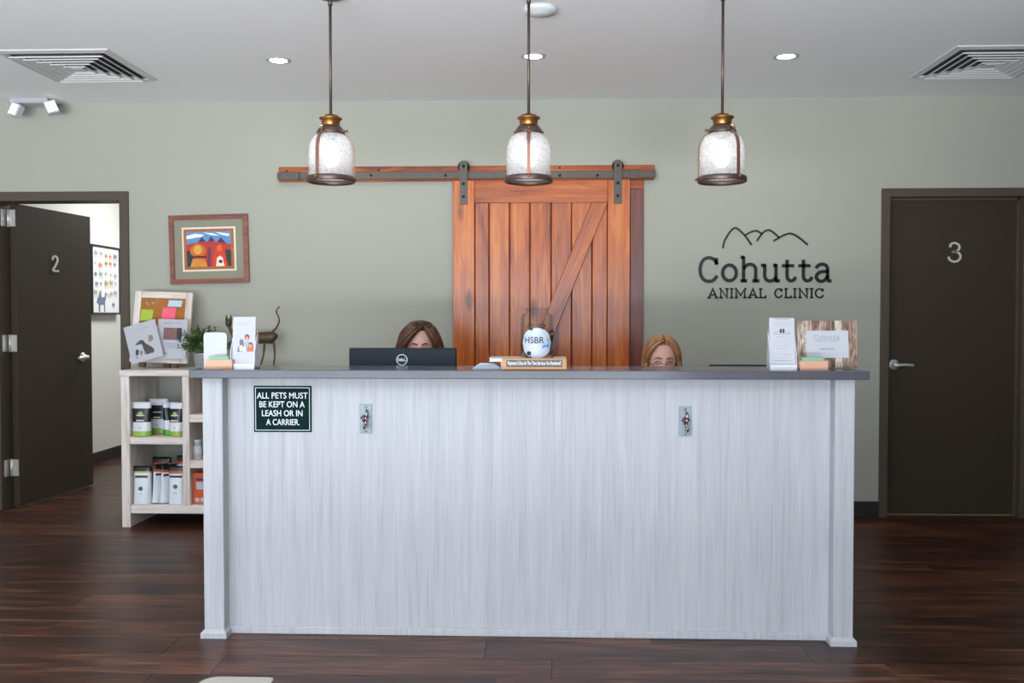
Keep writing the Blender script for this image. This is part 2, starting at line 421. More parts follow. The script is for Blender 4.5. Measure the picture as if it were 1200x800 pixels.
# casing of the opening
tr = bpy.data.objects.new('trim_3', None); COL.objects.link(tr); tr.location = (0, 0, 0); struct(tr, 'dark red stained pine casing around the barn door opening')
B('casing_board', M_CASE, tr, .545, .63, -.02, 0, 0, 2.09, .003)
B('casing_board', M_CASE, tr, -.575, -.49, -.02, 0, 0, 2.09, .003)
B('casing_head', M_BARNX, tr, -.575, .63, -.02, 0, 2.09, 2.146, .003)
t = thing('barn_door', 'orange stained pine barn door with diagonal brace on a sliding rail', 'door', (-.02, -.06, .02))
off = t.location
X = [px(u, 300, -.07).x for u in (531, 556, 573, 597, 621, 646, 670, 694, 712, 738)]
zt = px(600, 211, -.08).z; zr = px(600, 237.5, -.08).z
for a, b in zip(X[1:-2], X[2:-1]):
    o = MB().box(a+.0025-(a+b)/2, b-.0025-(a+b)/2, -.006, .006, .05-1.05, 2.04-1.05, .004).build('plank', M_BARN, t); o.location = Vector(((a+b)/2, -.05, 1.05)) - off
B('backing', pm('door_shadow_gap', '3a140a', .7), t, X[0]+.02, X[-1]-.02, -.043, -.026, .04, zt-.02, 0, off)
for a, b in ((X[0], X[1]), (X[-2], X[-1])):
    o = MB().box(-(b-a)/2, (b-a)/2, -.025, .025, .02-1.05, zt-1.05, .003).build('stile', M_BARN, t); o.location = Vector(((a+b)/2, -.052, 1.05)) - off
for z0, z1 in ((zr, zt), (.02, .17)):
    o = MB().box(-(X[-2]-X[1])/2+.001, (X[-2]-X[1])/2-.001, -.024, .024, -(z1-z0)/2, (z1-z0)/2, .003).build('cross_rail', M_BARNX, t); o.location = Vector(((X[1]+X[-2])/2, -.052, (z0+z1)/2)) - off
A = px(702, 240, -.07); Bp = px(648, 372, -.07); d = (A-Bp).normalized()
top = Vector((X[-2]-.05, zr)); sl = (A.x-Bp.x)/(A.z-Bp.z); bot = Vector((top.x - sl*(zr-.17), .17))
hw = .05/math.cos(math.atan(sl))
poly = [(top.x-hw, zr), (min(top.x+hw, X[-2]), zr), (bot.x+hw, .17), (max(bot.x-hw, X[1]), .17)]
cx, cz = (top.x+bot.x)/2, (zr+.17)/2
ba = math.atan(sl); cb, sb_ = math.cos(ba), math.sin(ba)
o = MB().prism([((a-cx)*cb - (b-cz)*sb_, (a-cx)*sb_ + (b-cz)*cb) for a, b in poly], -.026, .004)
bmesh.ops.bevel(o.bm, geom=o.bm.edges[:], offset=.004, segments=1, affect='EDGES')
o = o.build('brace', M_BARN, t); o.location = Vector((cx, -.056, cz)) - off; o.rotation_euler = (0, ba, 0)
for u0, u1 in ((538.5, 547.5), (719.5, 729)):
    a, b = px(u0, 210, -.09).x, px(u1, 210, -.09).x; c = (a+b)/2
    z1, z0 = px(600, 188, -.09).z, px(600, 239, -.09).z
    h = MB().prism([(a-c, z0), (b-c, z0), (b-c, z1-.012), (b-c-.012, z1), (a-c+.012, z1), (a-c, z1-.012)], -.086, -.079).build('hanger', M_RAIL, t); h.location = Vector((c, 0, 0)) - off
    zw = rz1 + .028
    k = MB().lathe([(0, .0), (.036, 0), (.036, .006), (.030, .009), (.030, .013), (.036, .016), (.036, .02), (0, .02)], 24, Matrix.Rotation(PI/2, 3, 'X'), c=(0, -.058, zw)).build('wheel', M_BOLT, h)
    for z in (zw, z0+.05, z0+.13): MB().lathe([(0, .008), (.009, .007), (.0105, 0)], 6, Matrix.Rotation(PI/2, 3, 'X'), c=(0, -.086, z)).build('bolt', M_BOLT, h)

# ------------------------------------------------------------------ reception desk
PL0, PL1, PR0, PR1 = -1.3478, -1.268, 1.118, 1.1944
t = thing('reception_desk', 'white woodgrain reception desk with corner posts', 'desk', (-.077, -1.8, 0)); off = t.location
def lam(name, x0, x1, y0, y1, z0, z1, bev=.002, parent=None):
    return B(name, M_LAM, parent or t, x0, x1, y0, y1, z0, z1, bev, off)
lam('front_panel', PL1-.02, PR0+.02, -2.24, -2.215, .0, 1.034)
for a, b in ((PL0, PL1), (PR0, PR1)):
    o = lam('corner_post', a, b, -2.30, -2.20, 0, 1.034)
    m = MB(); y0 = -2.30
    prof = [(0, 0), (.012, 0), (.012, .022), (.002, .034), (0, .034)]
    lo = [(a-.012, -2.312), (b+.012, -2.312), (b+.012, -2.2), (a-.012, -2.2)]; hi = [(a-.001, -2.301), (b+.001, -2.301), (b+.001, -2.2), (a-.001, -2.2)]
    V = [[m.bm.verts.new((x, yv, z)) for x, yv in q] for q, z in ((lo, 0), (lo, .02), (hi, .032))]
    for i in range(2):
        for k in range(4): m._f([V[i][k], V[i][(k+1) % 4], V[i+1][(k+1) % 4], V[i+1][k]])
    m._f(V[2]); m.build('post_plinth', M_LAM, o, off)
lam('base_molding', PL1, PR0, -2.252, -2.24, 0, .03, .003)
for a, b in ((PL0+.01, PL0+.035), (PR1-.035, PR1-.01)): lam('side_panel', a, b, -2.2, -1.45, 0, .72)
for a, b in ((PL0+.012, PL0+.033), (PR1-.033, PR1-.012)): lam('upper_side_panel', a, b, -2.2, -2.06, .72, 1.034)
B('work_surface', M_SLAB, t, PL0, PR1, -2.2, -1.42, .72, .75, .003, off)
for x in (-.45, .35): lam('support_panel', x, x+.025, -2.2, -1.5, 0, .72)
ct = MB().box(-1.378+.075, 1.228+.075, -2.36+2.2, -2.03+2.2, -.033, 0, .0025).build('reception_countertop', M_SLAB)
ct.location = (-.075, -2.2, 1.0675); tag(ct, 'long polished grey countertop on the reception desk', 'countertop')
CT = 1.0675

# pale mat whose corner reaches the bottom of the view
mx0, mx1, my0, my1, rc = -1.195, -.945, -3.5, -2.70, .06
pol = [(mx0, my0), (mx1, my0)] + [(mx1-.02+.02*math.cos(a), my1-.02+.02*math.sin(a)) for a in (0, PI/4, PI/2)] + [(mx0+rc+rc*math.cos(a), my1-rc+rc*math.sin(a)) for a in (PI/2, PI*.6, PI*.7, PI*.8, PI*.9, PI)]
m = MB(); lo = [m.bm.verts.new((x+1.07, yv+3.1, 0)) for x, yv in pol]; hi = [m.bm.verts.new((x+1.07, yv+3.1, .006)) for x, yv in pol]
m._f(hi); m._f(lo[::-1])
for i in range(len(pol)): m._f([lo[i], lo[(i+1) % len(pol)], hi[(i+1) % len(pol)], hi[i]])
o = m.build('floor_mat', pm('pale_mat', 'b9b2aa', .9)); o.location = (-1.07, -3.1, .0005); tag(o, 'pale round-cornered mat on the floor at the bottom edge', 'mat')

# green pet sign on the panel
t = thing('pet_sign', 'dark green plaque asking to keep pets on a leash', 'sign', (px(331, 479, -2.245).x, -2.24, px(331, 479, -2.245).z)); off = t.location
M_SIGN = pm('dark_green_plastic', '0b2422', .7, spec=.08); M_SIGNW = pm('engraved_white', 'dfe6e6', .5)
x0, x1 = px(297.5, 479, -2.245).x, px(365, 479, -2.245).x; z0, z1 = px(331, 506, -2.245).z, px(331, 452, -2.245).z
B('plaque', M_SIGN, t, x0, x1, -2.246, -2.2401, z0, z1, .0012, off)
e = .0075; m = MB(); m.ribbon([(x0+e, z0+e), (x1-e, z0+e), (x1-e, z1-e), (x0+e, z1-e)], .0022, -2.2468, -2.246, True); m.build('border_line', M_SIGNW, t, off)
for s_, v, u0, u1 in (('ALL PETS MUST', 463.3, 301, 360.5), ('BE KEPT ON A', 473.6, 304, 357), ('LEASH OR IN', 484, 307, 354.5), ('A CARRIER.', 494.4, 312, 351)):
    a, b, c = px(u0, v, -2.246), px(u1, v, -2.246), px((u0+u1)/2, v, -2.246)
    text('lettering', s_, M_SIGNW, t, (c.x, c.z), b.x-a.x, .0245, -2.246, .001, off=off, bold=.004)

# leash hooks with paw
def leash_hook(u, v, paws, label):
    c = px(u, v, -2.245); t = thing('leash_hook', label, 'hook', (c.x, -2.24, c.z), group='leash hooks on the desk front')
    MP = pm('satin_nickel', '7f8d93', .45, .2); MH = pm('polished_nickel', 'a8a4a6', .22, 1)
    B('plate', MP, t, -.0245, .0245, -.004, 0, -.059, .059, .001)
    for z in (-.047, .047): MB().lathe([(0, .003), (.005, .002), (.006, 0)], 8, Matrix.Rotation(PI/2, 3, 'X'), c=(0, -.004, z)).build('screw', MH, t)
    MB().tube(smooth_path([(.004, -.004, .034), (.006, -.016, .026), (.004, -.02, 0), (.003, -.022, -.018), (.003, -.04, -.036), (.003, -.05, -.03), (.003, -.052, -.018)], 4), .0055, 8).build('hook', MH, t)
    MB().tube(smooth_path([(.004, -.012, .02), (.012, -.024, .008), (.016, -.03, .002)], 3), .0035, 6).build('arm', MH, t)
    mp = pm('paw_enamel', paws, .3, .3); m = MB(); R_ = Matrix.Rotation(PI/2, 3, 'X')
    for x, z, r in ((0, -.006, .0085), (-.011, .004, .0045), (-.004, .0105, .0048), (.004, .0105, .0048), (.011, .004, .0045)):
        m.lathe([(0, .006), (r*.7, .0045), (r, 0)], 10, R_, c=(x-.002, -.026, z+.002))
    m.build('paw', mp, t)
leash_hook(428.5, 490.5, '5a2f36', 'nickel leash hook with paw beside the green plaque')
leash_hook(803, 493.5, '2f2b34', 'nickel leash hook with paw at the right of the desk front')

# ------------------------------------------------------------------ wall logo
def wl(cx, cy): p = px(800+cx/6, 240+cy/6, 0); return (p.x, p.z)
G = {}
def circ(cx, cy, rx, ry, n=24): return [(cx+rx*math.cos(2*PI*k/n), cy+ry*math.sin(2*PI*k/n)) for k in range(n)]
MOUNT = [[(282, 303), (290, 265), (305, 232), (325, 200), (345, 175), (365, 163), (385, 168), (405, 185), (430, 208), (455, 240), (482, 280)],
         [(440, 213), (470, 195), (500, 184), (515, 182), (535, 190), (555, 205)],
         [(522, 252), (545, 218), (570, 190), (595, 178), (615, 180), (640, 197), (675, 228)],
         [(638, 252), (670, 235), (705, 215), (740, 203), (760, 202), (790, 213), (830, 240), (877, 280)]]
COHUTTA = [  # letter -> strokes (curve flag, points)
    ('c', [(1, [(238, 414), (226, 390), (205, 376), (180, 372), (150, 383), (130, 412), (122, 455), (130, 500), (152, 528), (182, 537), (215, 530), (238, 502)]), (0, [(236, 378), (236, 416)])]),
    ('o', [(2, circ(328, 478, 48, 55))]),
    ('h', [(0, [(427, 368), (427, 535)]), (0, [(412, 369), (427, 369)]), (0, [(409, 534), (446, 534)]), (1, [(430, 445), (447, 425), (475, 418), (500, 427), (512, 450), (512, 490), (512, 535)]), (0, [(493, 534), (533, 534)])]),
    ('u', [(0, [(554, 425), (576, 425)]), (1, [(576, 425), (576, 465), (576, 500), (586, 524), (608, 535), (634, 530), (655, 510)]), (0, [(655, 420), (655, 535)]), (0, [(640, 425), (655, 425)]), (0, [(655, 534), (677, 534)])]),
    ('t', [(1, [(733, 391), (733, 440), (733, 500), (741, 524), (760, 534), (780, 527), (791, 511)]), (0, [(701, 428), (777, 428)])]),
    ('t', [(1, [(848, 391), (848, 440), (848, 500), (856, 524), (875, 534), (895, 527), (906, 511)]), (0, [(816, 428), (892, 428)])]),
    ('a', [(1, [(938, 442), (955, 424), (980, 417), (1005, 425), (1017, 450), (1017, 490), (1019, 522), (1028, 534), (1040, 534)]), (1, [(1017, 468), (985, 469), (955, 478), (939, 502), (946, 525), (968, 537), (995, 530), (1017, 503)])]),
]
def cap(ch, a, b):
    T, Bm, c = 590, 651, (a+b)/2
    if ch == 'a': return [(0, [(a+10, Bm), (c, T), (b-10, Bm)]), (0, [(a+18, 632), (b-18, 632)]), (0, [(a, Bm), (a+22, Bm)]), (0, [(b-22, Bm), (b, Bm)])]
    if ch == 'n': return [(0, [(a+9, Bm), (a+9, T), (b-9, Bm), (b-9, T)]), (0, [(a, Bm), (a+20, Bm)]), (0, [(a, T), (a+10, T)]), (0, [(b-20, T), (b, T)])]
    if ch == 'i': return [(0, [(c, T), (c, Bm)]), (0, [(a, T), (b, T)]), (0, [(a, Bm), (b, Bm)])]
    if ch == 'm': return [(0, [(a+9, Bm), (a+9, T), (c, 636), (b-9, T), (b-9, Bm)]), (0, [(a, Bm), (a+19, Bm)]), (0, [(b-19, Bm), (b, Bm)]), (0, [(a, T), (a+10, T)]), (0, [(b-10, T), (b, T)])]
    if ch == 'l': return [(0, [(a+9, T), (a+9, Bm), (b, Bm), (b, Bm-13)]), (0, [(a, T), (a+20, T)]), (0, [(a, Bm), (a+10, Bm)])]
    if ch == 'c': return [(1, [(b-3, T+16), (b-12, T+4), (c+2, T), (a+12, T+8), (a+3, (T+Bm)/2), (a+12, Bm-8), (c+2, Bm), (b-10, Bm-4), (b, Bm-16)]), (0, [(b-2, T), (b-2, T+16)])]
CLINIC = [('a', 174, 248), ('n', 258, 320), ('i', 334, 353), ('m', 367, 445), ('a', 457, 529), ('l', 537, 582), ('c', 645, 697), ('l', 716, 762), ('i', 777, 798), ('n', 814, 881), ('i', 895, 916), ('c', 930, 986)]
def draw(m, strokes, f, w, y0, y1):
    for k, pts in strokes:
        q = [f(*p) for p in pts]
        if k == 1: q = [(v.x, v.y) for v in smooth_path([Vector((a, b, 0)) for a, b in q], 4)]
        m.ribbon(q, w, y0, y1, k == 2)
c = wl(580, 410)
t = thing('wall_logo', 'black clinic name lettering with mountain line on the sage wall', 'sign', (c[0], 0, c[1])); off = t.location
M_LOGO = pm('black_acrylic', '12120f', .45)
m = MB()
for s_ in MOUNT: draw(m, [(1, s_)], wl, .0115, -.006, -.0005)
m.build('mountain_line', M_LOGO, t, off)
for ch, st in COHUTTA:
    m = MB(); draw(m, st, wl, .0212, -.006, -.0005); m.build('letter', M_LOGO, t, off)
for ch, a, b in CLINIC:
    m = MB(); draw(m, cap(ch, a, b), wl, .0100, -.006, -.0005); m.build('letter', M_LOGO, t, off)

# ------------------------------------------------------------------ pendants
def glass_mat():
    m = bpy.data.materials.new('seeded_glass'); m.use_nodes = True; nt = m.node_tree; L = nt.links.new
    b = nt.nodes['Principled BSDF']; out = nt.nodes['Material Output']
    b.inputs['Base Color'].default_value = (.75, .76, .79, 1); b.inputs['Roughness'].default_value = .12
    tr = nt.nodes.new('ShaderNodeBsdfTransparent'); tl = nt.nodes.new('ShaderNodeBsdfTranslucent'); tl.inputs[0].default_value = (.78, .8, .83, 1)
    tc = nt.nodes.new('ShaderNodeTexCoord'); n = nt.nodes.new('ShaderNodeTexNoise'); n.inputs['Scale'].default_value = 110; n.inputs['Detail'].default_value = 3
    L(tc.outputs['Object'], n.inputs['Vector'])
    mr = nt.nodes.new('ShaderNodeMapRange'); mr.inputs['From Min'].default_value = .35; mr.inputs['From Max'].default_value = .7; mr.inputs['To Min'].default_value = .32; mr.inputs['To Max'].default_value = .62
    L(n.outputs['Fac'], mr.inputs['Value'])
    bp = nt.nodes.new('ShaderNodeBump'); bp.inputs['Strength'].default_value = .5; bp.inputs['Distance'].default_value = .003
    L(n.outputs['Fac'], bp.inputs['Height']); L(bp.outputs[0], b.inputs['Normal'])
    m1 = nt.nodes.new('ShaderNodeMixShader'); m1.inputs[0].default_value = .45; L(b.outputs[0], m1.inputs[1]); L(tl.outputs[0], m1.inputs[2])
    m2 = nt.nodes.new('ShaderNodeMixShader'); L(mr.outputs[0], m2.inputs[0]); L(tr.outputs[0], m2.inputs[1]); L(m1.outputs[0], m2.inputs[2])
    L(m2.outputs[0], out.inputs[0]); return m
M_SEED = glass_mat()
M_BULB = pm('lit_frosted_bulb', 'fff2e2', .5, emit=3)
PY = -1.93
def pendant(u, rot, label):
    c = px(u, 213.5, PY); zb = c.z - CEIL          # underside of the ring relative to the ceiling
    t = thing('pendant_lamp', label, 'pendant lamp', (c.x, PY, CEIL), group='pendant lamps over the reception desk')
    MB().lathe([(0, 0), (.062, 0), (.062, -.012), (.05, -.022), (.016, -.026), (0, -.026)], 28).build('canopy', M_BRONZE, t)
    MB().tube([(0, 0, -.02), (0, 0, zb+.28)], .0062, 10).build('rod', M_BRONZE, t)
    MB().tube([(0, 0, -.024), (0, 0, -.055)], .0095, 12).build('rod_collar', M_BRONZE, t)
    o = MB().lathe([(0, zb+.292), (.012, zb+.292), (.014, zb+.286), (.034, zb+.284), (.036, zb+.279), (.049, zb+.275), (.049, zb+.270), (.040, zb+.264), (.038, zb+.245), (.036, zb+.236), (0, zb+.236)], 28).build('cap', M_BRASS, t)
    MB().lathe([(.02, zb+.240), (.042, zb+.240), (.054, zb+.226), (.060, zb+.212), (.058, zb+.204), (.04, zb+.204)], 28).build('collar', M_BRONZE, t)
    prof = [(.042, zb+.206), (.060, zb+.203), (.076, zb+.190), (.087, zb+.170), (.0925, zb+.145), (.094, zb+.115), (.0945, zb+.02)]
    inner = [(r-.003, z-.001) for r, z in prof[::-1]]
    MB().lathe(prof+inner, 40).build('glass_shade', M_SEED, t)
    MB().lathe([(.094, zb+.022), (.1015, zb+.022), (.1035, zb+.016), (.1035, zb+.002), (.1015, zb-.001), (.094, zb)], 40, closed=True).build('ring', M_BRONZE, t)
    for k in range(3):
        a = rot + k*2*PI/3; ca, sa = math.sin(a), -math.cos(a)
        R3 = Matrix(((ca, -sa, 0), (sa, ca, 0), (0, 0, 1)))
        path = [(.061, zb+.212)] + [(r+.0035, z+.001) for r, z in prof[1:]] + [(.1, zb+.012)]
        m = MB(); hw = .0078
        for (r0, z0), (r1, z1) in zip(path, path[1:]):
            q = [R3 @ Vector(p) for p in ((r0, -hw, z0), (r0, hw, z0), (r1, hw, z1), (r1, -hw, z1))]
            q2 = [R3 @ Vector(p) for p in ((r0+.003, -hw, z0+.001), (r0+.003, hw, z0+.001), (r1+.003, hw, z1+.001), (r1+.003, -hw, z1+.001))]
            m.quad(*q); m.quad(*q2)
            for i in range(4): m.quad(q[i], q[(i+1) % 4], q2[(i+1) % 4], q2[i])
        s_ = m.build('strap', M_COPPER, t)
        for r, z in ((.066, zb+.220), (.107, zb+.012)):
            p = R3 @ Vector((r, 0, z)); Rn = Matrix(((-sa, 0, ca), (ca, 0, sa), (0, 1, 0)))
            MB().lathe([(.0035, -.012), (.0035, 0), (.0065, .001), (.0065, .006), (0, .008)], 10, Rn, c=p).build('screw', M_BRASS, s_)
    MB().lathe([(0, zb+.24), (.018, zb+.24), (.018, zb+.175), (0, zb+.175)], 16).build('socket', M_BRONZE, t)
    bz = zb+.108
    MB().lathe([(0, bz-.045), (.018, bz-.041), (.03, bz-.025), (.034, bz), (.03, bz+.022), (.019, bz+.045), (.014, bz+.068), (0, bz+.07)], 20).build('bulb', M_BULB, t)
    l = bpy.data.lights.new('bulb_light', 'POINT'); l.energy = 1.3; l.color = (1, .9, .78); l.shadow_soft_size = .04
    lo = bpy.data.objects.new('bulb_light', l); COL.objects.link(lo); lo.parent = t; lo.location = (0, 0, bz)
pendant(388, math.radians(-22), 'seeded glass pendant lamp hanging left of the barn door, above the monitor')
pendant(619.5, math.radians(1), 'seeded glass pendant lamp hanging in front of the barn door')
pendant(846, math.radians(31), 'seeded glass pendant lamp hanging above the wall logo lettering')

# ------------------------------------------------------------------ ceiling fixtures
M_LENS = pm('downlight_lens', 'fffaf2', .5, emit=14)
for (x, y, lab) in ((-1.439, -.936, 'lit recessed downlight between the air vent and left pendant rod'), (-.06, -.964, 'lit recessed downlight behind the middle pendant rod'), (1.286, -.912, 'lit recessed downlight right of the right pendant rod')):
    t = thing('recessed_downlight', lab, 'ceiling light', (x, y, CEIL), group='recessed downlights')
    MB().lathe([(.046, -.001), (.05, -.005), (.064, -.004), (.068, 0)], 32).build('trim_ring', M_WHITE, t)
    MB().lathe([(0, -.003), (.047, -.003), (.047, -.0005), (0, -.0005)], 32).build('lens', M_LENS, t)
    l = bpy.data.lights.new('downlight_beam', 'AREA'); l.shape = 'DISK'; l.size = .09; l.energy = 3; l.color = (1, .93, .84)
    lo = bpy.data.objects.new('downlight_beam', l); COL.objects.link(lo); lo.parent = t; lo.location = (0, 0, -.006)
def vent(x, y, lab):
    t = thing('air_vent', lab, 'air vent', (x, y, CEIL), group='ceiling air diffusers')
    MV = pm('vent_white', 'c9c9c9', .5); h = .305
    def ring(m, r0, z0, r1, z1):
        q = [(-1, -1), (1, -1), (1, 1), (-1, 1)]
        for k in range(4):
            a, b = q[k], q[(k+1) % 4]
            m.quad((a[0]*r0, a[1]*r0, z0), (b[0]*r0, b[1]*r0, z0), (b[0]*r1, b[1]*r1, z1), (a[0]*r1, a[1]*r1, z1))
    m = MB(); ring(m, h, 0, h, -.006); ring(m, h, -.006, h-.035, -.012); ring(m, h-.035, -.012, h-.04, 0); m.build('frame', MV, t)
    B('duct_shade_plate', pm('duct_shade', '484848', .9), t, -h+.03, h-.03, -h+.03, h-.03, -.001, -.0003)  # flat plate coloured dark for the shade inside the vent opening
    r = h-.055
    for k in range(5):
        m = MB(); ring(m, r, -.022, r-.036, -.004); ring(m, r, -.024, r-.036, -.006); ring(m, r, -.020, r, -.0265); ring(m, r-.003, -.0215, r-.003, -.0265); ring(m, r, -.0265, r-.003, -.0265); m.build('louver', MV, t); r -= .047
    m = MB(); ring(m, .045, -.022, .02, -.008); m.build('louver', MV, t); B('center_plate', MV, t, -.03, .03, -.03, .03, -.024, -.02)
vent(-2.568, -.8675, 'square louvered ceiling air vent at the left, above the framed picture')
vent(2.416, -.764, 'square louvered ceiling air vent at the right, above the closed door')
t = thing('smoke_detector', 'round white smoke detector beside the middle pendant canopy', 'smoke detector', (-.02, -1.70, CEIL))
MB().lathe([(0, 0), (.075, 0), (.075, -.01), (.068, -.02), (.045, -.024), (.04, -.03), (0, -.03)], 32).build('housing', pm('detector_white', 'd2d4d6', .5), t)
t = thing('emergency_light', 'white twin head emergency light at the ceiling above the open door', 'emergency light', (-3.24, -.12, CEIL))
B('housing', M_WHITE, t, -.15, .10, -.06, .06, -.035, 0, .008)
for u, v, rz in ((18.5, 129, -.35), (60.5, 126, .5)):
    c = px(u, v, -.17) - t.location
    m = MB().box(-.036, .036, -.018, .03, -.042, .042, .006); hd = m.build('lamp_head', M_WHITE, t); hd.location = c; hd.rotation_euler = (-.25, .3 if u < 40 else -.35, rz)
    MB().tube([(0, .03, .0), (0, .03, -c.z+.0)], .008, 8).build('swivel', M_WHITE, hd)
    for i in range(3):
        for j in range(3): B('lens', pm('lamp_lens', 'f2f4f8', .15, emit=.35), hd, -.031+i*.0213, -.031+i*.0213+.0185, -.021, -.017, -.036+j*.0245, -.036+j*.0245+.0215, .001)

# ------------------------------------------------------------------ framed picture on the wall
cz = (px(246, 292, 0))
t = thing('framed_picture', 'colourful folk art print in a red-brown wooden frame on the wall', 'picture', (cz.x, 0, cz.z)); t.rotation_euler = (0, math.radians(-1.3), 0)
W, H = .258, .222; MF = wood('mahogany_frame', ['4e1c0c', '6f2c12', '8a3d1a'], 0, .35, 14, 3, coat=.4)
for a in (0, 1):
    s_ = 1 if a else -1
    MB().prism([(-W, s_*H), (W, s_*H), (W-.03, s_*(H-.03)), (-W+.03, s_*(H-.03))], -.026, -.001).build('frame_bar', MF, t)
    MB().prism([(s_*W, -H), (s_*W, H), (s_*(W-.03), H-.03), (s_*(W-.03), -H+.03)], -.026, -.001).build('frame_bar', MF, t)
B('mat_board', pm('grey_green_mat', '8b8a77', .8), t, -W+.028, W-.028, -.014, -.003, -H+.028, H-.028)
w2, h2 = .176, .143
B('inner_mat', pm('cream_mat', 'e2d8c8', .8), t, -w2, w2, -.016, -.013, -h2, h2, .001)
pr = B('print', pm('print_border', 'a8663f', .8, noise=.35, nscale=40), t, -w2+.012, w2-.012, -.0172, -.0155, -h2+.012, h2-.012)
def patch(name, col, poly, y): MB().prism(poly, y-.0005, y).build(name, pm('print_'+col, col, .7, noise=.2, nscale=30), pr)
iw, ih = .145, .113
def sc(q): return [(x*iw, z*ih) for x, z in q]
patch('painted_sky', '5f8fc0', sc([(-1, .2), (1, .2), (1, 1), (-1, 1)]), -.0172)
for i, q in enumerate(([(-1, .78), (-.6, .9), (-.2, .82), (-.3, .72), (-.8, .62), (-1, .6)], [(-.25, .95), (.2, .9), (.5, .75), (.1, .8)], [(.3, .97), (.95, .85), (.9, .7), (.6, .8)])): patch('painted_cloud', 'e8ecf2', sc(q), -.0177)
for q in ([(-.55, .3), (-.3, .7), (-.05, .3)], [(-.1, .3), (.12, .75), (.34, .3)], [(.3, .3), (.55, .65), (.8, .3)]): patch('painted_peak', '4a2a52', sc(q), -.0179)
patch('painted_ground', 'b5382c', sc([(-1, .28), (-.4, .42), (.2, .45), (1, .25), (1, -1), (-1, -1)]), -.0182)
patch('painted_field', '2c3a34', sc([(-1, -.1), (-.75, .0), (-.7, -1), (-1, -1)]), -.0186); patch('painted_field', '2c3a34', sc([(.75, .0), (1, -.1), (1, -1), (.7, -1)]), -.0186)
patch('painted_field', '6b2f4a', sc([(-.05, .1), (.1, .1), (.06, -1), (-.08, -1)]), -.0186)
def el(cx, cz_, rx, rz, n=18): return sc([(cx+rx*math.cos(2*PI*k/n), cz_+rz*math.sin(2*PI*k/n)) for k in range(n)])
patch('painted_figure', 'c8682a', el(-.5, -.08, .36, .38), -.0188); patch('painted_figure', 'd9a23e', el(-.5, -.02, .2, .27), -.0192)
patch('painted_figure', 'd08a32', sc([(-.85, -1), (-.75, -.55), (-.2, -.55), (-.08, -1)]), -.019); patch('painted_stripe', '2a2320', sc([(-.85, -.42), (-.5, -.36), (-.1, -.42), (-.1, -.5), (-.5, -.45), (-.85, -.5)]), -.0196)
patch('painted_figure', 'd23a20', sc([(.12, -1), (.25, -.2), (.4, .12), (.55, .12), (.72, -.2), (.85, -1)]), -.0188); patch('painted_figure', 'e8d6c0', sc([(.3, -1), (.36, -.5), (.5, -.38), (.62, -.5), (.7, -1)]), -.0192)
patch('painted_figure', 'e06028', el(.48, .05, .12, .2), -.0194); patch('painted_mark', '3a2c28', el(.52, -.72, .09, .09), -.0197)

# ------------------------------------------------------------------ poster in the exam room (faces +x)
pc = Vector((-3.9, 2.02, 1.6))
t = thing('animal_poster', 'black framed white poster of small animals in the exam room', 'poster', pc, PI/2)   # local -y faces +x
PW, PH = .255, .30
for s_ in (-1, 1):
    B('frame_bar', M_BLACK, t, -PW, PW, -.05, -.001, min(s_*PH, s_*(PH-.016)), max(s_*PH, s_*(PH-.016)))
    B('frame_bar', M_BLACK, t, min(s_*PW, s_*(PW-.016)), max(s_*PW, s_*(PW-.016)), -.05, -.001, -PH+.016, PH-.016)
sh = B('sheet', pm('poster_paper', 'e9eaea', .6), t, -PW+.016, PW-.016, -.042, -.03, -PH+.016, PH-.016)
rr = random.Random(5)
def blob_animal(x, z, s, col):
    m = MB(); f = [(-.5, .0), (-.42, .28), (-.3, .3), (-.22, .62), (-.12, .45), (.0, .5), (.05, .3), (.35, .32), (.5, .55), (.52, .25), (.42, .05), (.42, -.5), (.3, -.5), (.28, -.1), (-.1, -.12), (-.14, -.5), (-.28, -.5), (-.3, -.1)]
    m.prism([(x+a*s, z+b*s) for a, b in f], -.0428, -.0421); m.build('printed_animal', pm('poster_'+col, col, .7), sh)
cols = ['9aa0ad', 'bf9566', '6f6e72', 'c98a5e', 'a9a799', 'b5a87a', '808896', 'c4c0ba']
for j in range(5):
    for i in range(5):
        blob_animal(-.18+i*.088+rr.uniform(-.012, .012), .215-j*.085+rr.uniform(-.012, .012), rr.uniform(.045, .075), rr.choice(cols))
blob_animal(-.09, -.2, .16, '6d7a93'); blob_animal(.13, -.22, .05, '707a8c'); blob_animal(.05, -.14, .05, 'c9c4bd')

# ------------------------------------------------------------------ shelf unit
SY0, SY1, SZ = -.453, -.06, .953
t = thing('shelf_unit', 'whitewashed wooden cubby shelf unit beside the reception desk', 'shelf', (-2.05, -.25, 0)); off = t.location
def W_(name, x0, x1, z0, z1, y0=SY0, y1=SY1, mat=None):
    c = Vector(((x0+x1)/2, (y0+y1)/2, (z0+z1)/2))
    o = MB().box(x0-c.x, x1-c.x, y0-c.y, y1-c.y, z0-c.z, z1-c.z, .003).build(name, mat or M_PICK, t); o.location = c-off; return o
SX0, SX3 = -2.558, -1.53
W_('side_panel', SX0, -2.505, 0, .918); W_('side_panel', SX3-.05, SX3, 0, .918)
W_('top_board', SX0-.006, SX3+.006, .918, SZ, SY0-.006, SY1, M_PICKX)
divs = [(-2.182, -2.14), (-1.86, -1.818)]
for a, b in divs: W_('divider', a, b, .136, .918)
W_('bottom_shelf', -2.505, SX3-.05, .084, .136, SY0+.004, mat=M_PICKX)
W_('shelf_board', -2.505, -2.182, .504, .55, SY0+.004, mat=M_PICKX)
for a, b in ((-2.14, -1.86), (-1.818, SX3-.05)):
    W_('shelf_board', a, b, .639, .686, SY0+.004, mat=M_PICKX); W_('shelf_board', a, b, .361, .407, SY0+.004, mat=M_PICKX)

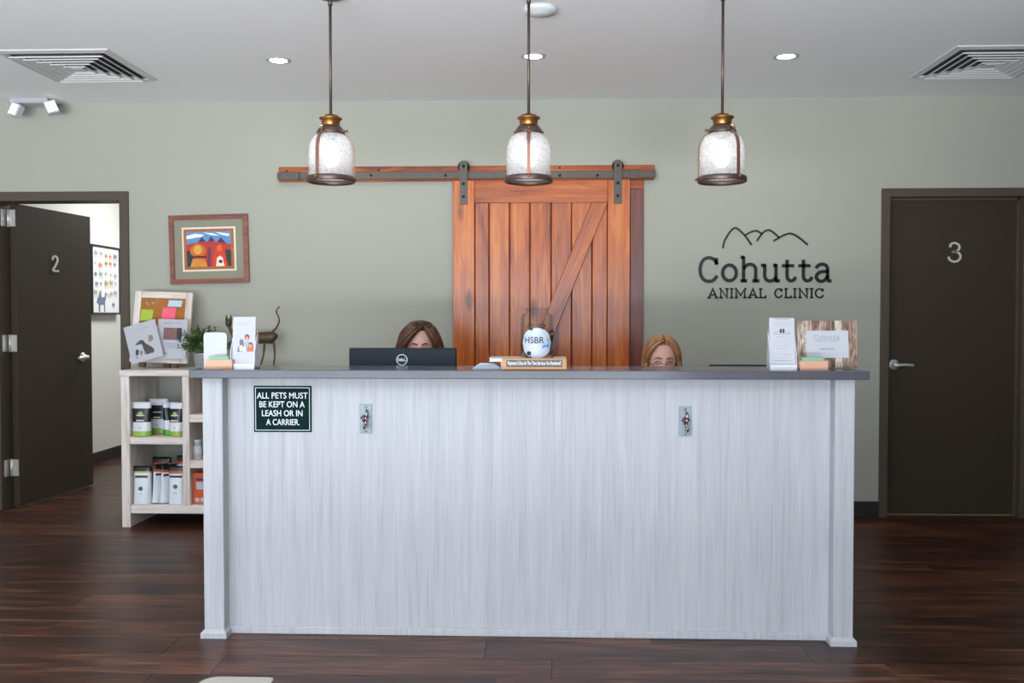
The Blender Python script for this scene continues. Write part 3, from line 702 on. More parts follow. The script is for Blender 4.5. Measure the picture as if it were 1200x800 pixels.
def pouch(name, label, x, y, z, w, h, d, bands, rz=0, lean=0, cat='pouch', group=None, emblem=None, words=None, lie=0):
    """stand-up pouch: bands = [(height fraction from, colour)] bottom to top"""
    t = thing(name, label, cat, (x, y, z), rz, group)
    t.rotation_euler = (lean, lie, rz)
    zs = sorted(set([0, .03, .12, .3, .5, .7, .85, .93, 1.0] + [b[0] for b in bands])); N = 9
    mats = []; m = MB(); rings = []
    for f in zs:
        th = d*(max(0, 1-f)**.6)*.5 + .0015; ww = w*(.5 - .02*math.sin(PI*f)); ring = []
        for k in range(N): a = -1+2*k/(N-1); ring.append((a*ww, -th*(1-a*a)**.5 - .001, f*h))
        for k in range(N-2, 0, -1): a = -1+2*k/(N-1); ring.append((a*ww, th*(1-a*a)**.5 + .001, f*h))
        rings.append([m.bm.verts.new(p) for p in ring])
    bm_ = [(b[0], pm('pouch_'+b[1], b[1], .35)) for b in bands]
    for i in range(len(zs)-1):
        idx = max(k for k, b in enumerate(bands) if b[0] <= zs[i]+1e-6); m.mi = idx
        n = len(rings[i])
        for k in range(n): m._f([rings[i][k], rings[i][(k+1) % n], rings[i+1][(k+1) % n], rings[i+1][k]], True)
    m.mi = 0; m._f(rings[0][::-1]); m.mi = len(bands)-1; m._f(rings[-1])
    m.build('bag', [b[1] for b in bm_], t)
    def th(f): return d*(max(0, 1-f)**.6)*.5 + .0025
    if emblem:
        f, r, col = emblem; MB().prism([(r*math.cos(2*PI*k/14), f*h+r*math.sin(2*PI*k/14)) for k in range(14)], -th(f)-.002, -th(f)+.006).build('emblem', pm('emblem_'+col, col, .4), t)
    for f, ww, hh, col in words or []: B('printed_line', pm('print_ink_'+col, col, .5), t, -ww/2, ww/2, -th(f)-.0015, -th(f)+.006, f*h-hh/2, f*h+hh/2)
    return t
UP = [(0, '8fae3f'), (.16, 'd9dadf'), (.42, '191b1a'), (.82, 'd5d6de')]
G1 = 'pouches on the upper cubby shelf'; G2 = 'bags on the lower cubby shelf'
W1 = [(.62, .05, .006, 'cfd2c0'), (.47, .045, .008, 'cfd2c0'), (.26, .012, .006, '8a8c90')]
pouch('treat_pouch', 'black and white pouch with green base, front left of upper cubby', -2.443, -.42, .5505, .12, .208, .07, UP, emblem=(.66, .016, '9bb07a'), words=W1, group=G1)
pouch('treat_pouch', 'black and white pouch half hidden behind the upper cubby front left pouch', -2.405, -.27, .5505, .125, .214, .06, UP, words=W1, group=G1)
pouch('treat_pouch', 'black and white pouch with green base, right side of upper cubby', -2.233, -.412, .5505, .092, .205, .065, UP, rz=-.12, emblem=(.66, .014, '9bb07a'), words=W1, group=G1)
pouch('treat_pouch', 'white pouch with bright green base turned sideways in upper cubby', -2.30, -.335, .5505, .10, .200, .06, [(0, '3f9a2f'), (.17, 'd9dadf'), (.45, '191b1a'), (.84, 'd5d6de')], rz=.75, group=G1)
LO = [(0, 'd9dde2'), (.82, 'b9b04a'), (.865, '18191b')]; LO2 = [(0, 'd9dde2'), (.8, 'b8572d'), (.87, '18191b')]
WL = [(.73, .075, .013, '3c3f47'), (.3, .02, .004, '8a8c90')]
pouch('food_bag', 'white bag with yellow stripe and black top, leftmost in lower cubby', -2.445, -.415, .1365, .116, .232, .075, LO, emblem=(.42, .0135, '2f7a5c'), words=WL, group=G2)
pouch('food_bag', 'white bag with orange stripe leaning beside the yellow striped bag', -2.356, -.385, .1405, .10, .236, .028, LO2, rz=.95, words=WL[:1], lie=.06, group=G2)
pouch('food_bag', 'white bag with orange stripe, second from the right in lower cubby', -2.306, -.385, .1405, .10, .232, .028, LO2, rz=.95, words=WL[:1], lie=.05, group=G2)
pouch('food_bag', 'white bag with orange stripe and green emblem, rightmost in lower cubby', -2.236, -.410, .1365, .10, .232, .06, LO2, emblem=(.47, .0135, '2f7a5c'), words=WL, group=G2)
pouch('food_bag', 'dark topped bag standing behind the yellow striped bag', -2.395, -.25, .1365, .12, .262, .06, LO2, group=G2)
pouch('food_bag', 'dark topped bag standing behind the rightmost orange striped bag', -2.245, -.25, .1365, .11, .272, .06, LO2, group=G2)
# bottle and carton in the next column
t = thing('supplement_bottle', 'small white supplement bottle in the narrow cubby beside the desk', 'bottle', (-2.112, -.39, .4075))
MB().lathe([(0, 0), (.024, 0), (.026, .004), (.026, .075), (.020, .088), (.018, .09), (0, .09)], 20).build('bottle_body', pm('bottle_grey', 'b9b6b2', .35), t)
MB().lathe([(.0262, .016), (.0266, .016), (.0266, .066), (.0262, .066)], 20).build('bottle_label', M_PAPER, t)
MB().lathe([(.0, .086), (.022, .086), (.022, .118), (.02, .12), (0, .12)], 20).build('lid', M_WHITE, t)
t = thing('supplement_bottle', 'white bottle half hidden by the desk post in narrow cubby', 'bottle', (-2.05, -.385, .4075))
MB().lathe([(0, 0), (.026, 0), (.028, .004), (.028, .09), (.02, .104), (0, .104)], 20).build('bottle_body', pm('bottle_cream', 'cfc4b4', .35), t)
MB().lathe([(.0, .1), (.024, .1), (.024, .132), (0, .134)], 20).build('lid', M_WHITE, t)
t = thing('carton', 'orange carton with white label in lower narrow cubby', 'carton', (-2.06, -.385, .1365))
B('carton_body', pm('orange_card', 'c8501c', .5), t, -.075, .075, -.03, .03, 0, .19, .002)
B('carton_panel', M_PAPER, t, -.055, .03, -.0308, -.029, .09, .135); B('carton_stripe', pm('carton_blue', '2c3552', .5), t, -.055, .03, -.0308, -.029, .143, .158)
for x in (-.05, -.015): MB().lathe([(0, .0308), (.016, .0308), (.016, .029), (0, .029)], 14, Matrix.Rotation(PI/2, 3, 'X'), c=(x, 0, .025)).build('carton_seal', M_PAPER, t)

# ------------------------------------------------------------------ message board and papers on the shelf
def place_tilted(t, loc, lean, roll=0, rz=0): t.location = loc; t.rotation_mode = 'XYZ'; t.rotation_euler = (lean, roll, rz)
bw, bh = .185, .452
t = thing('message_board', 'whitewashed framed cork board leaning on the shelf unit', 'board')
place_tilted(t, (px(187, 400, -.2).x, -.215, SZ+.033), -.14, .035)
for s_ in (-1, 1):
    x0, x1 = sorted((s_*bw, s_*(bw-.042)))
    o = MB().box(-.021, .021, -.011, .011, -bh/2, bh/2, .003).build('frame_bar', M_PICK, t); o.location = ((x0+x1)/2, 0, bh/2)
for z in (.021, bh-.021):
    o = MB().box(-bw+.043, bw-.043, -.010, .010, -.021, .021, .003).build('frame_bar', M_PICKX, t); o.location = (0, 0, z)
B('cork_panel', pm('cork', 'a5692f', .9, noise=.35, nscale=160), t, -bw+.04, bw-.04, -.004, .006, .235, bh-.04)
B('chalk_panel', pm('chalk_panel', 'c9c4bd', .8), t, -bw+.04, bw-.04, -.004, .006, .04, .235)
MF2 = wood('brown_easel_wood', ['4a3527', '6b4e3a', '7e604a'], 2, .6, 10, 3)
for x in (-.115, .045, .095):
    o = MB().box(-.02, .02, -.012, .012, -.028, .05, .002).build('foot', MF2, t); o.location = (x, .024, 0)
rr = random.Random(9)
for k in range(7):
    p = (-.105+rr.uniform(0, .07), -.004, bh-.06-rr.uniform(0, .03)); MB().lathe([(0, .006), (.004, .005), (.0045, 0)], 8, Matrix.Rotation(PI/2, 3, 'X'), c=p).build('push_pin', M_WHITE, t)
BT = t
bpy.context.view_layer.update()
def on_board(x, z, y=-.008): return BT.matrix_world @ Vector((x, y, z))
def note(name, label, cat, x, z, w, h, col, roll=0):
    t = thing(name, label, cat); place_tilted(t, on_board(x, z), -.14, .035+roll)
    m = MB(); n = 6
    for i in range(n):
        z0, z1 = h/2-h*i/n, h/2-h*(i+1)/n; c0, c1 = -.012*(i/n)**2, -.012*((i+1)/n)**2
        m.quad((-w/2, c0, z0), (w/2, c0, z0), (w/2, c1, z1), (-w/2, c1, z1)); m.quad((-w/2, c0+.0006, z0), (w/2, c0+.0006, z0), (w/2, c1+.0006, z1), (-w/2, c1+.0006, z1))
    m.build('note_sheet', pm('paper_'+col, col, .7), t); return t
note('sticky_note', 'lime green sticky note on the cork board', 'sticky note', -.098, .298, .078, .072, 'a4bd3c')
note('sticky_note', 'hot pink sticky note on the cork board', 'sticky note', .043, .312, .086, .078, 'f0647e', -.02)
p = note('pinned_photo', 'small pale blue photo pinned at the cork board corner', 'photo', .078, .378, .088, .042, 'b9d0e0')
B('photo_subject', pm('photo_dark', '46505c', .6), p, -.035, .005, -.0012, -.0004, -.016, .005)
def flyer(label, c, w, h, roll, y, art):
    t = thing('flyer', label, 'flyer', group='flyers on the message board'); place_tilted(t, c, -.1, roll)
    B('sheet', M_PAPER, t, -w/2, w/2, -.0006, .0006, -h/2, h/2)
    art(t); return t
def dog_art(t):
    def T(q):
        out = []
        for cx, cy_ in q:
            dx, dz = (cx-330)*.00064, -(cy_-515)*.00064
            out.append((dx*math.cos(.28)+dz*math.sin(.28), -dx*math.sin(.28)+dz*math.cos(.28)))
        return out
    mg = pm('flyer_dog_grey', '4d4947', .7, noise=.35, nscale=70)
    MB().prism(T([(250, 548), (258, 535), (275, 522), (290, 505), (310, 497), (332, 505), (345, 525), (380, 545), (415, 562), (438, 582), (443, 605), (435, 618), (405, 625), (380, 637), (362, 632), (350, 610), (335, 590), (325, 560), (315, 540), (295, 540), (275, 548)]), -.0012, -.0006).build('printed_dog', mg, t)
    MB().prism(T([(322, 520), (338, 512), (348, 530), (342, 555), (330, 545)]), -.0015, -.0007).build('printed_ear', pm('flyer_dark', '3c3a40', .7), t)
    MB().prism(T([(258, 600), (275, 590), (290, 598), (288, 640), (270, 655), (260, 640)]), -.0012, -.0006).build('printed_puppy', pm('flyer_dark', '3c3a40', .7), t)
    for q in ([(300, 605), (318, 598), (330, 612), (325, 650), (305, 645)], [(343, 600), (362, 606), (366, 635), (348, 640)], [(375, 455), (415, 447), (428, 495), (385, 520)], [(262, 665), (285, 660), (283, 678), (266, 680)]):
        MB().prism(T(q), -.0011, -.0006).build('printed_mark', pm('flyer_brown', '927c78', .7, noise=.3, nscale=80), t)
    MB().prism(T([(215, 408), (380, 362), (383, 374), (218, 420)]), -.0011, -.0006).build('printed_line', pm('pale_ink', 'a9adb8', .7), t)
def photo_art(t):
    B('printed_photo', pm('flyer_photo', '7a5a58', .7, noise=.6, nscale=45), t, -.055, .06, -.0012, -.0006, -.005, .07)
    B('printed_photo', pm('flyer_photo_dark', '3b3034', .7, noise=.4, nscale=45), t, .03, .06, -.0016, -.0008, 0, .07)
    for z, a, b in ((-.03, -.03, .03), (-.042, -.035, .025), (-.054, -.03, .028), (-.09, -.05, -.02)): B('printed_line', M_INK, t, a, b, -.0012, -.0006, z-.002, z+.002)
    text('printed_heading', 'HAPPY DAY', M_INK, t, (0, .098), .12, .012, -.0006, .0006)
c = px(203, 397, -.265); flyer('white flyer with a reddish photo, upright on the message board', (c.x, -.285, c.z), .185, .245, .03, 0, photo_art)
c = px(171, 400, -.29); flyer('white tilted flyer with a grey dog picture on message board', (c.x, -.325, c.z), .205, .235, -.27, 0, dog_art)

# potted plant
t = thing('potted_plant', 'small leafy green plant in a galvanized pot on the shelf unit', 'plant', (px(238, 420, -.33).x, -.33, SZ))
MB().lathe([(0, 0), (.045, 0), (.055, .095), (.058, .098), (.055, .1), (.051, .098), (.049, .09), (0, .09)], 24).build('pot', pm('galvanized', 'b7bcbc', .4, .6, noise=.1, nscale=30), t)
MB().lathe([(0, .091), (.049, .089)], 16).build('soil', pm('soil', '2e241c', .9), t)
m = MB(); st = MB(); rr = random.Random(11)
for k in range(46):
    a = rr.uniform(0, 2*PI); el_ = rr.uniform(.3, 1.4); L_ = rr.uniform(.13, .215)
    d = Vector((math.cos(a)*math.cos(el_), math.sin(a)*math.cos(el_)*.5, math.sin(el_)*.95)); b0 = Vector((math.cos(a)*.02, math.sin(a)*.02, .09))
    st.tube([b0 + d*L_*f - Vector((0, 0, .03*f*f)) for f in (0, .25, .5, .75, 1)], [.0025, .0022, .002, .0016, .001], 5)
    for j in range(18):
        f = .25+.75*j/17; p = b0 + d*L_*f - Vector((0, 0, .03*f*f)); s_ = d.cross(Vector((rr.uniform(-1, 1), rr.uniform(-1, 1), rr.uniform(-1, 1)))).normalized()
        ln = .04*(1.15-f*.55); tip = p + (s_+d*.7).normalized()*ln; n = s_.cross(d).normalized()*.0075; mid = (p+tip)/2 + Vector((0, 0, .003))
        m.quad(p, mid+n, tip, mid-n)
fo = m.build('foliage', pm('plant_green', '3d5a2c', .55, noise=.45, nscale=25), t, recalc=False); st.build('stems', pm('stem_green', '5a6a38', .6), t)

# metal cat sculpture
cy = -.17
t = thing('cat_sculpture', 'rusty brown metal cat sculpture with curled tail behind the brochure', 'sculpture', (px(298, 432, cy).x, cy, SZ)); off = t.location
MC = pm('rusted_metal', '54422f', .5, .55, noise=.35, nscale=25)
def cpx(u, v): return px(u, v, cy) - off
def wl3(q): return smooth_path(q, 4)
pb = [cpx(u, v) for u, v in ((272, 392), (278, 394), (290, 396), (303, 396), (314, 395.5), (320, 396), (323, 398))]
MB().tube(wl3(pb), [.012, .016, .02, .024, .029, .032, .034, .035, .036]+[.036]*7+[.037]*4+[.036, .034, .031, .025, .014], 14, flat=1.1).build('body', MC, t)
MB().tube(wl3([cpx(u, v) for u, v in ((317, 390), (323, 385), (327, 377), (326, 370), (324, 366), (325, 362), (328, 359))]), [.006]*10+[.005]*9+[.004]*6, 8).build('tail', MC, t)
hd = MB(); hc = cpx(268, 378)
hd.tube(wl3([cpx(274, 392), cpx(270, 386), cpx(268.5, 380)]), .012, 10)
hd.lathe([(0, -.03), (.012, -.026), (.02, -.01), (.021, .006), (.014, .02), (0, .026)], 14, c=hc)
h = hd.build('head', MC, t)
for u in (265.6, 270.5):
    b0 = cpx(u, 374); MB().lathe([(.010, -.008), (.007, .01), (0, .034)], 8, c=b0).build('ear', MC, h)
z0 = -off.z+SZ
for (u0, v0, u1, v1, dy) in ((311, 401, 307, 427, -.02), (320, 401, 320, 427, .015), (280, 398, 276, 427, -.02), (285, 398, 284, 427, .015)):
    a, b = cpx(u0, v0), cpx(u1, v1); a.y = b.y = dy
    e = Vector((b.x-.002, dy, .0)); e2 = Vector((b.x-.016, dy-.006, .004))
    MB().tube(wl3([a, (a+b)/2 + Vector((.006, 0, 0)), b, Vector((b.x, dy, .006)), e2]), [.0075]*4+[.006]*5+[.005]*8, 8).build('leg', MC, t)

# ------------------------------------------------------------------ things on the countertop
def brochure_stand(label, x, y, w, h, lean, roll, art, depth=.06, bits=None):
    t = thing('brochure_stand', label, 'brochure stand'); place_tilted(t, (x, y, CT), 0, 0, roll)
    MA = pm('clear_acrylic', 'd3d8e0', .12, spec=.6)
    # back plate, side cheeks, front lip
    m = MB()
    b0 = Vector((0, .0, .004)); top = Vector((0, math.sin(lean)*h, h))
    for s_ in (-1, 1):
        q = [Vector((s_*w/2, -.012, .0)), Vector((s_*w/2, depth, 0)), Vector((s_*w/2, math.sin(lean)*h*.72+.02, h*.72)), Vector((s_*w/2, math.sin(lean)*h*.3-.014, h*.3))]
        q2 = [v + Vector((-s_*.002, 0, 0)) for v in q]; m.quad(*q); m.quad(*q2)
        for i in range(4): m.quad(q[i], q[(i+1) % 4], q2[(i+1) % 4], q2[i])
    m.box(-w/2, w/2, -.012, depth, 0, .003)
    m.box(-w/2, w/2, -.014, -.011, 0, .018)
    m.build('holder', MA, t)
    sh = MB().box(-w/2+.003, w/2-.003, -.004, .004, 0, h-.006, .0008).build('brochure', M_PAPER, t); sh.location = (0, .004, .004); sh.rotation_euler = (-lean, 0, 0)
    art(sh, w, h); return t
def art_children(sh, w, h):
    my = -.0045; lay = [0]
    def P(col, q):
        lay[0] += .0001
        MB().prism([((cx-890)/190*w, (585-cy_)/350*h) for cx, cy_ in q], my-.0004-lay[0], my).build('printed_figure', pm('brochure_'+col, col, .6, noise=.15, nscale=60), sh)
    def C(cx, cy_, rx, ry): return [(cx+rx*math.cos(2*PI*k/14), cy_+ry*math.sin(2*PI*k/14)) for k in range(14)]
    P('6c646e', [(838, 480), (846, 455), (858, 436), (856, 410), (866, 392), (874, 402), (884, 395), (890, 420), (892, 450), (900, 480)])
    P('c9c4c2', [(858, 440), (880, 436), (884, 470), (870, 480), (856, 470)])
    P('8fa0b4', [(895, 480), (898, 420), (910, 408), (930, 408), (938, 425), (930, 480)])
    P('5a3326', C(915, 384, 19, 21)); P('c08a74', C(915, 391, 13, 15))
    P('b0664e', [(918, 480), (920, 446), (934, 428), (955, 424), (968, 445), (968, 480)])
    P('6b3a28', C(944, 432, 17, 15)); P('c58d76', C(942, 440, 12, 11))
    P('d8d8dc', [(886, 480), (884, 455), (896, 440), (908, 455), (910, 480)])
    for z, ww in ((.86, .5), (.82, .62), (.14, .5)): B('printed_line', pm('pale_ink', 'a9adb8', .7), sh, -ww*w/2, ww*w/2, my-.0004, my, z*h-.0012, z*h+.0012)
def art_hours(sh, w, h):
    my = -.0045; mi = pm('mid_ink', 'a9a5b0', .7); mr = pm('red_ink', 'c79aa4', .7)
    for z, ww, mm in ((.945, .5, M_INK), (.885, .55, mr), (.84, .75, mi), (.60, .5, mi), (.50, .6, pm('pale_ink', 'a9adb8', .7)), (.43, .6, mi), (.37, .45, mi), (.26, .7, mi), (.2, .5, mi), (.14, .65, M_INK), (.08, .75, M_INK)):
        B('printed_line', mm, sh, -ww*w/2, ww*w/2, my-.0004, my, z*h-.0013, z*h+.0013)
    m = MB(); m.ribbon([(-.3*w, .665*h), (-.18*w, .70*h), (0, .735*h), (.15*w, .705*h), (.3*w, .665*h)], .0022, my-.0004, my); m.ribbon([(-.32*w, .66*h), (.32*w, .66*h)], .002, my-.0004, my); m.build('printed_roof', M_INK, sh)
    for x in (-.05, .05): MB().prism([((x+a*.06)*w, (.72+b*.05)*h) for a, b in ((-.6, -.8), (.6, -.8), (.7, .4), (.3, 1), (-.2, .5), (-.6, .9))], my-.0006, my).build('printed_pet', M_INKD, sh)
a = px(286, 430, -2.25); brochure_stand('white brochure of children with pets standing before the cat sculpture', px(285.5, 431, -2.25).x, -2.255, .098, .208, .10, .0, art_children)
brochure_stand('white leaning text brochure beside the rustic wooden card frame', px(915, 431, -2.22).x, -2.25, .103, .204, .14, -.05, art_hours)
def card_tray(label, u, y, back):
    x = px(u, 425, y).x; t = thing('card_tray', label, 'card holder', (x, y, CT), group='peach card trays on the countertop')
    MT = wood('peach_wood', ['b88468', 'c4957a', 'cda48b'], 0, .5, 10, 4)
    w = .054
    B('tray_front', MT, t, -w, w, -.003, .003, 0, .036, .001); B('tray_back', MT, t, -w, w, .03, .036, 0, .03, .001); B('tray_base', MT, t, -w, w, -.001, .034, .0005, .004)
    for s_ in (-1, 1): B('tray_end', MT, t, min(s_*w, s_*(w-.004)), max(s_*w, s_*(w-.004)), .003, .03, .001, .034)
    for k in range(5): B('card', pm('green_card', '76a98a', .6), t, -.043, .036, .006+k*.004, .0085+k*.004, .005, .048+.001*(k % 2))
    return t
card_tray('peach card tray with green cards in front of the white rounded card', 256.5, -2.28, 1)
card_tray('peach card tray with green cards in front of the rustic frame', 954, -2.29, 0)
# rounded white card behind left tray
c = px(252, 425, -2.22); t = thing('white_card_holder', 'plain white round-cornered card holder at the left countertop end', 'card holder', (c.x, -2.215, CT))
w_, h_ = .047, .142
poly = [(-w_, 0), (w_, 0)] + [(w_-.012+.012*math.cos(a), h_-.012+.012*math.sin(a)) for a in (0, PI/4, PI/2)] + [(-w_+.012+.012*math.cos(a), h_-.012+.012*math.sin(a)) for a in (PI/2, 3*PI/4, PI)]
MB().prism(poly, -.002, .002).build('card_plate', M_WHITE, t); B('foot', M_WHITE, t, -w_, w_, -.02, .03, 0, .003, .001)

# rustic wooden card frame on the right
c = px(970.5, 431, -2.18)
t = thing('rustic_frame', 'weathered wood plank frame holding a white clinic card', 'frame'); place_tilted(t, (c.x, -2.17, CT+.003), -.1, 0)
MR = wood('weathered_barnwood', ['4a3b33', '86695a', 'a38d7b', 'd0c8c0'], 2, .75, 5, 22, rnd=1.0, bump=.5)
fw, fh = .119, .187; n = 8
for k in range(n):
    a, b = -fw+2*fw*k/n, -fw+2*fw*(k+1)/n
    o = MB().box(-(b-a)/2+.0005, (b-a)/2-.0005, -.006, .006, -fh/2, fh/2, .0012).build('plank', MR, t); o.location = ((a+b)/2, (k % 2)*.001, fh/2)
MB().box(-.02, .02, 0, .004, 0, .12).build('strut', MR, t).rotation_euler = (-.35, 0, 0)
t.children[-1].location = (0, .006, .0)
cd_ = B('card', M_PAPER, t, -.083, .083, -.0085, -.0065, .038, .147, .0005)
M_PCK = pm('card_ink', '7d8392', .7)
m = MB(); s_ = .1/930
draw(m, [x for _, st in COHUTTA for x in st], lambda cx, cy: (-.002+(cx-580)*s_, .120-(cy-455)*s_*1.15), .0016, -.0091, -.0085); m.build('printed_name', M_PCK, cd_)
m = MB()
for ch, a, b in CLINIC: draw(m, cap(ch, a, b), lambda cx, cy: (-.002+(cx-580)*s_, .1045-(cy-620)*s_*.8), .0008, -.0091, -.0085)
m.build('printed_subtitle', M_INK, cd_)
B('printed_line', M_PCK, cd_, -.03, .026, -.0091, -.0085, .072, .0755); B('printed_line', pm('pale_ink', 'a9adb8', .7), cd_, -.07, .07, -.0091, -.0085, .055, .0563)

# papers, book, payment sign and donation jar
t = thing('book_stack', 'white bound catalogue under the donation jar', 'book', ((px(618, 425, -2.17)).x, -2.17, CT))
bx0, bx1 = px(574, 415, -2.17).x - t.location.x, px(663.5, 415, -2.17).x - t.location.x
for k, (z0, z1) in enumerate(((.0, .013), (.0135, .027), (.0275, .042))):
    B('page_block', pm('page_edge', 'dcdad6', .8, noise=.06, nscale=200), t, bx0+(.045 if k < 2 else 0)+.004, bx1-.004, -.075, .085, z0+.0015, z1-.0015)
    B('cover', M_PAPER, t, bx0+(.045 if k < 2 else 0), bx1, -.078, .088, z1-.0015, z1, .0005); B('cover', M_PAPER, t, bx0+(.045 if k < 2 else 0), bx1, -.078, .088, z0, z0+.0015, .0005)
ZB = CT+.042
m = MB(); rr = random.Random(2)
t = thing('loose_papers', 'loose pale blue papers fanned beside the white catalogue', 'papers', (px(574, 430, -2.2).x, -2.2, CT))
for k in range(5):
    x0, x1 = px(555+k*1.6, 430, -2.2).x - t.location.x, px(588-k*1.5, 430, -2.2).x - t.location.x
    B('sheet', pm('pale_blue_paper', 'dbe4ee', .7), t, x0, x1, -.06+.005*k, .06+.004*k, .001+k*.0036, .0025+k*.0036)
t = thing('payment_sign', 'small wooden payment due sign with dark lettered strip', 'sign', (px(626, 430, -2.315).x, -2.31, CT)); off = t.location
x0, x1 = px(588.3, 426, -2.32).x, px(664.3, 426, -2.32).x; z1 = px(626, 419.7, -2.32).z
B('sign_block', wood('oak_block', ['99673a', 'ad7a47', 'ba8753'], 0, .5, 10, 4), t, x0, x1, -2.32, -2.30, CT, z1, .002, off)
sx0, sx1 = px(593.3, 425, -2.322).x, px(659, 425, -2.322).x
B('sign_strip', pm('dark_strip', '2b2a2c', .4), t, sx0, sx1, -2.3212, -2.3195, CT+.0105, z1-.0065, 0, off)
text('lettering', 'Payment Is Due At The Time Services Are Rendered!', pm('silver_letter', 'd8d4d0', .5), t, ((sx0+sx1)/2, (CT+.0105+z1-.0065)/2), sx1-sx0-.012, .019, -2.3212, .0006, off=off, bold=.02)
# jar
def clear_glass():
    m = bpy.data.materials.new('clear_glass'); m.use_nodes = True; nt = m.node_tree; L = nt.links.new
    out = nt.nodes['Material Output']; nt.nodes.remove(nt.nodes['Principled BSDF'])
    tr = nt.nodes.new('ShaderNodeBsdfTransparent'); tr.inputs[0].default_value = (.95, .965, .96, 1)
    gl = nt.nodes.new('ShaderNodeBsdfGlossy'); gl.inputs['Roughness'].default_value = .04
    lw = nt.nodes.new('ShaderNodeLayerWeight'); lw.inputs[0].default_value = .18
    pw = nt.nodes.new('ShaderNodeMath'); pw.operation = 'MULTIPLY'; pw.inputs[1].default_value = .35; L(lw.outputs['Fresnel'], pw.inputs[0])
    mx = nt.nodes.new('ShaderNodeMixShader'); L(pw.outputs[0], mx.inputs[0]); L(tr.outputs[0], mx.inputs[1]); L(gl.outputs[0], mx.inputs[2]); L(mx.outputs[0], out.inputs[0]); return m
M_GLASS = clear_glass()
jx = px(629.3, 420, -2.18).x; jr = .066; jh = px(629, 360.5, -2.18).z - ZB
t = thing('donation_jar', 'clear glass donation jar with paw prints and round white label', 'jar', (jx, -2.18, ZB))
pr_ = [(0, .004), (jr-.008, .002), (jr-.002, .006), (jr, .012), (jr, jh-.042), (jr-.003, jh-.032), (jr-.014, jh-.023), (jr-.019, jh-.018), (jr-.019, jh-.010), (jr-.016, jh-.007), (jr-.016, jh-.002), (jr-.018, jh)]
MB().lathe(pr_ + [(r-.003, z) for r, z in pr_[::-1] if r > .01] + [(0, .007)], 40).build('jar_body', M_GLASS, t)
def wrap(m, poly, ang, zc, r):
    vs = []
    for x, z in poly:
        a = ang + x/r; vs.append(m.bm.verts.new((r*math.sin(a), -r*math.cos(a), zc+z)))
    m._f(vs)
def wrap_grid(m, rx, rz, ang, zc, r, n=10):
    # disc on a cylinder
    for i in range(n):
        x0, x1 = -1+2*i/n, -1+2*(i+1)/n; h0, h1 = math.sqrt(max(0, 1-x0*x0)), math.sqrt(max(0, 1-x1*x1))
        q = [(x0*rx, -h0*rz), (x1*rx, -h1*rz), (x1*rx, h1*rz), (x0*rx, h0*rz)]
        if i == 0: q = q[1:]
        if i == n-1: q = [q[0], (rx, 0), q[3]]
        wrap(m, q, ang, zc, r)
MK = pm('black_vinyl', '17181c', .4)
zc = px(628, 402, -2.25).z - ZB
m = MB(); wrap_grid(m, .066, .060, -.02, zc, jr+.0012, 14); m.build('round_label', pm('label_white', 'b4bcc8', .5), t)
def paw(ang, zc, s, tilt=0, rad=.0007):
    m = MB()
    for x, z, rx, rz in ((0, -.3, .62, .5), (-.75, .35, .22, .3), (-.28, .72, .22, .32), (.28, .72, .22, .32), (.75, .35, .22, .3)):
        c, d_ = math.cos(tilt), math.sin(tilt); X_, Z_ = (x*c-z*d_)*s, (x*d_+z*c)*s
        wrap_grid(m, rx*s, rz*s, ang+X_/jr, zc+Z_, jr+rad, 8)
    m.build('paw_print', MK, t)
paw(-.36, zc+.062, .015, .15, .0016); paw(1.12, zc+.028, .026, -.3, .0016); paw(-.52, zc-.045, .017, 2.7, .0016); paw(1.2, zc-.055, .024, -.2); paw(-1.35, zc-.01, .024, .2); paw(2.6, zc, .028); paw(-2.5, zc-.03, .028); paw(.3, zc+.062, .016)
o = text('label_lettering', 'HSBR', pm('label_grey', '38414e', .6), None, (0, 0), .08, .026, 0, .0002, bold=.01)
for v in o.data.vertices:
    a = -.16 + v.co.x/jr; v.co = Vector(((jr+.0018)*math.sin(a), -(jr+.0018)*math.cos(a), zc+.012+v.co.z))
o.parent = t
m = MB()
for poly in ([(-.016, -.008), (-.012, .002), (.008, .004), (.014, .012), (.02, .01), (.014, -.002), (.012, -.012), (.008, -.012), (.006, -.004), (-.008, -.006), (-.012, -.012)], [(.006, .018), (.010, .034), (.013, .022), (.014, .014)]): wrap(m, [(x, z) for x, z in poly], .55, zc-.010, jr+.0019)
m.build('label_animals', pm('label_blue', '3d8fc0', .6), t)
# a few banknotes in the jar
m = MB(); rr = random.Random(4)
for k in range(9):
    a = rr.uniform(0, PI); c = Vector((rr.uniform(-.015, .015), rr.uniform(-.01, .02), .03+k*.005)); d = Vector((math.cos(a), math.sin(a), rr.uniform(-.4, .4)))*.034; e = Vector((-math.sin(a), math.cos(a), rr.uniform(-.4, .4)))*.018
    m.quad(c-d-e, c+d-e, c+d+e, c-d+e)
m.build('banknotes', pm('banknote', '8f9a80', .8, noise=.2, nscale=60), t)['kind'] = 'stuff'

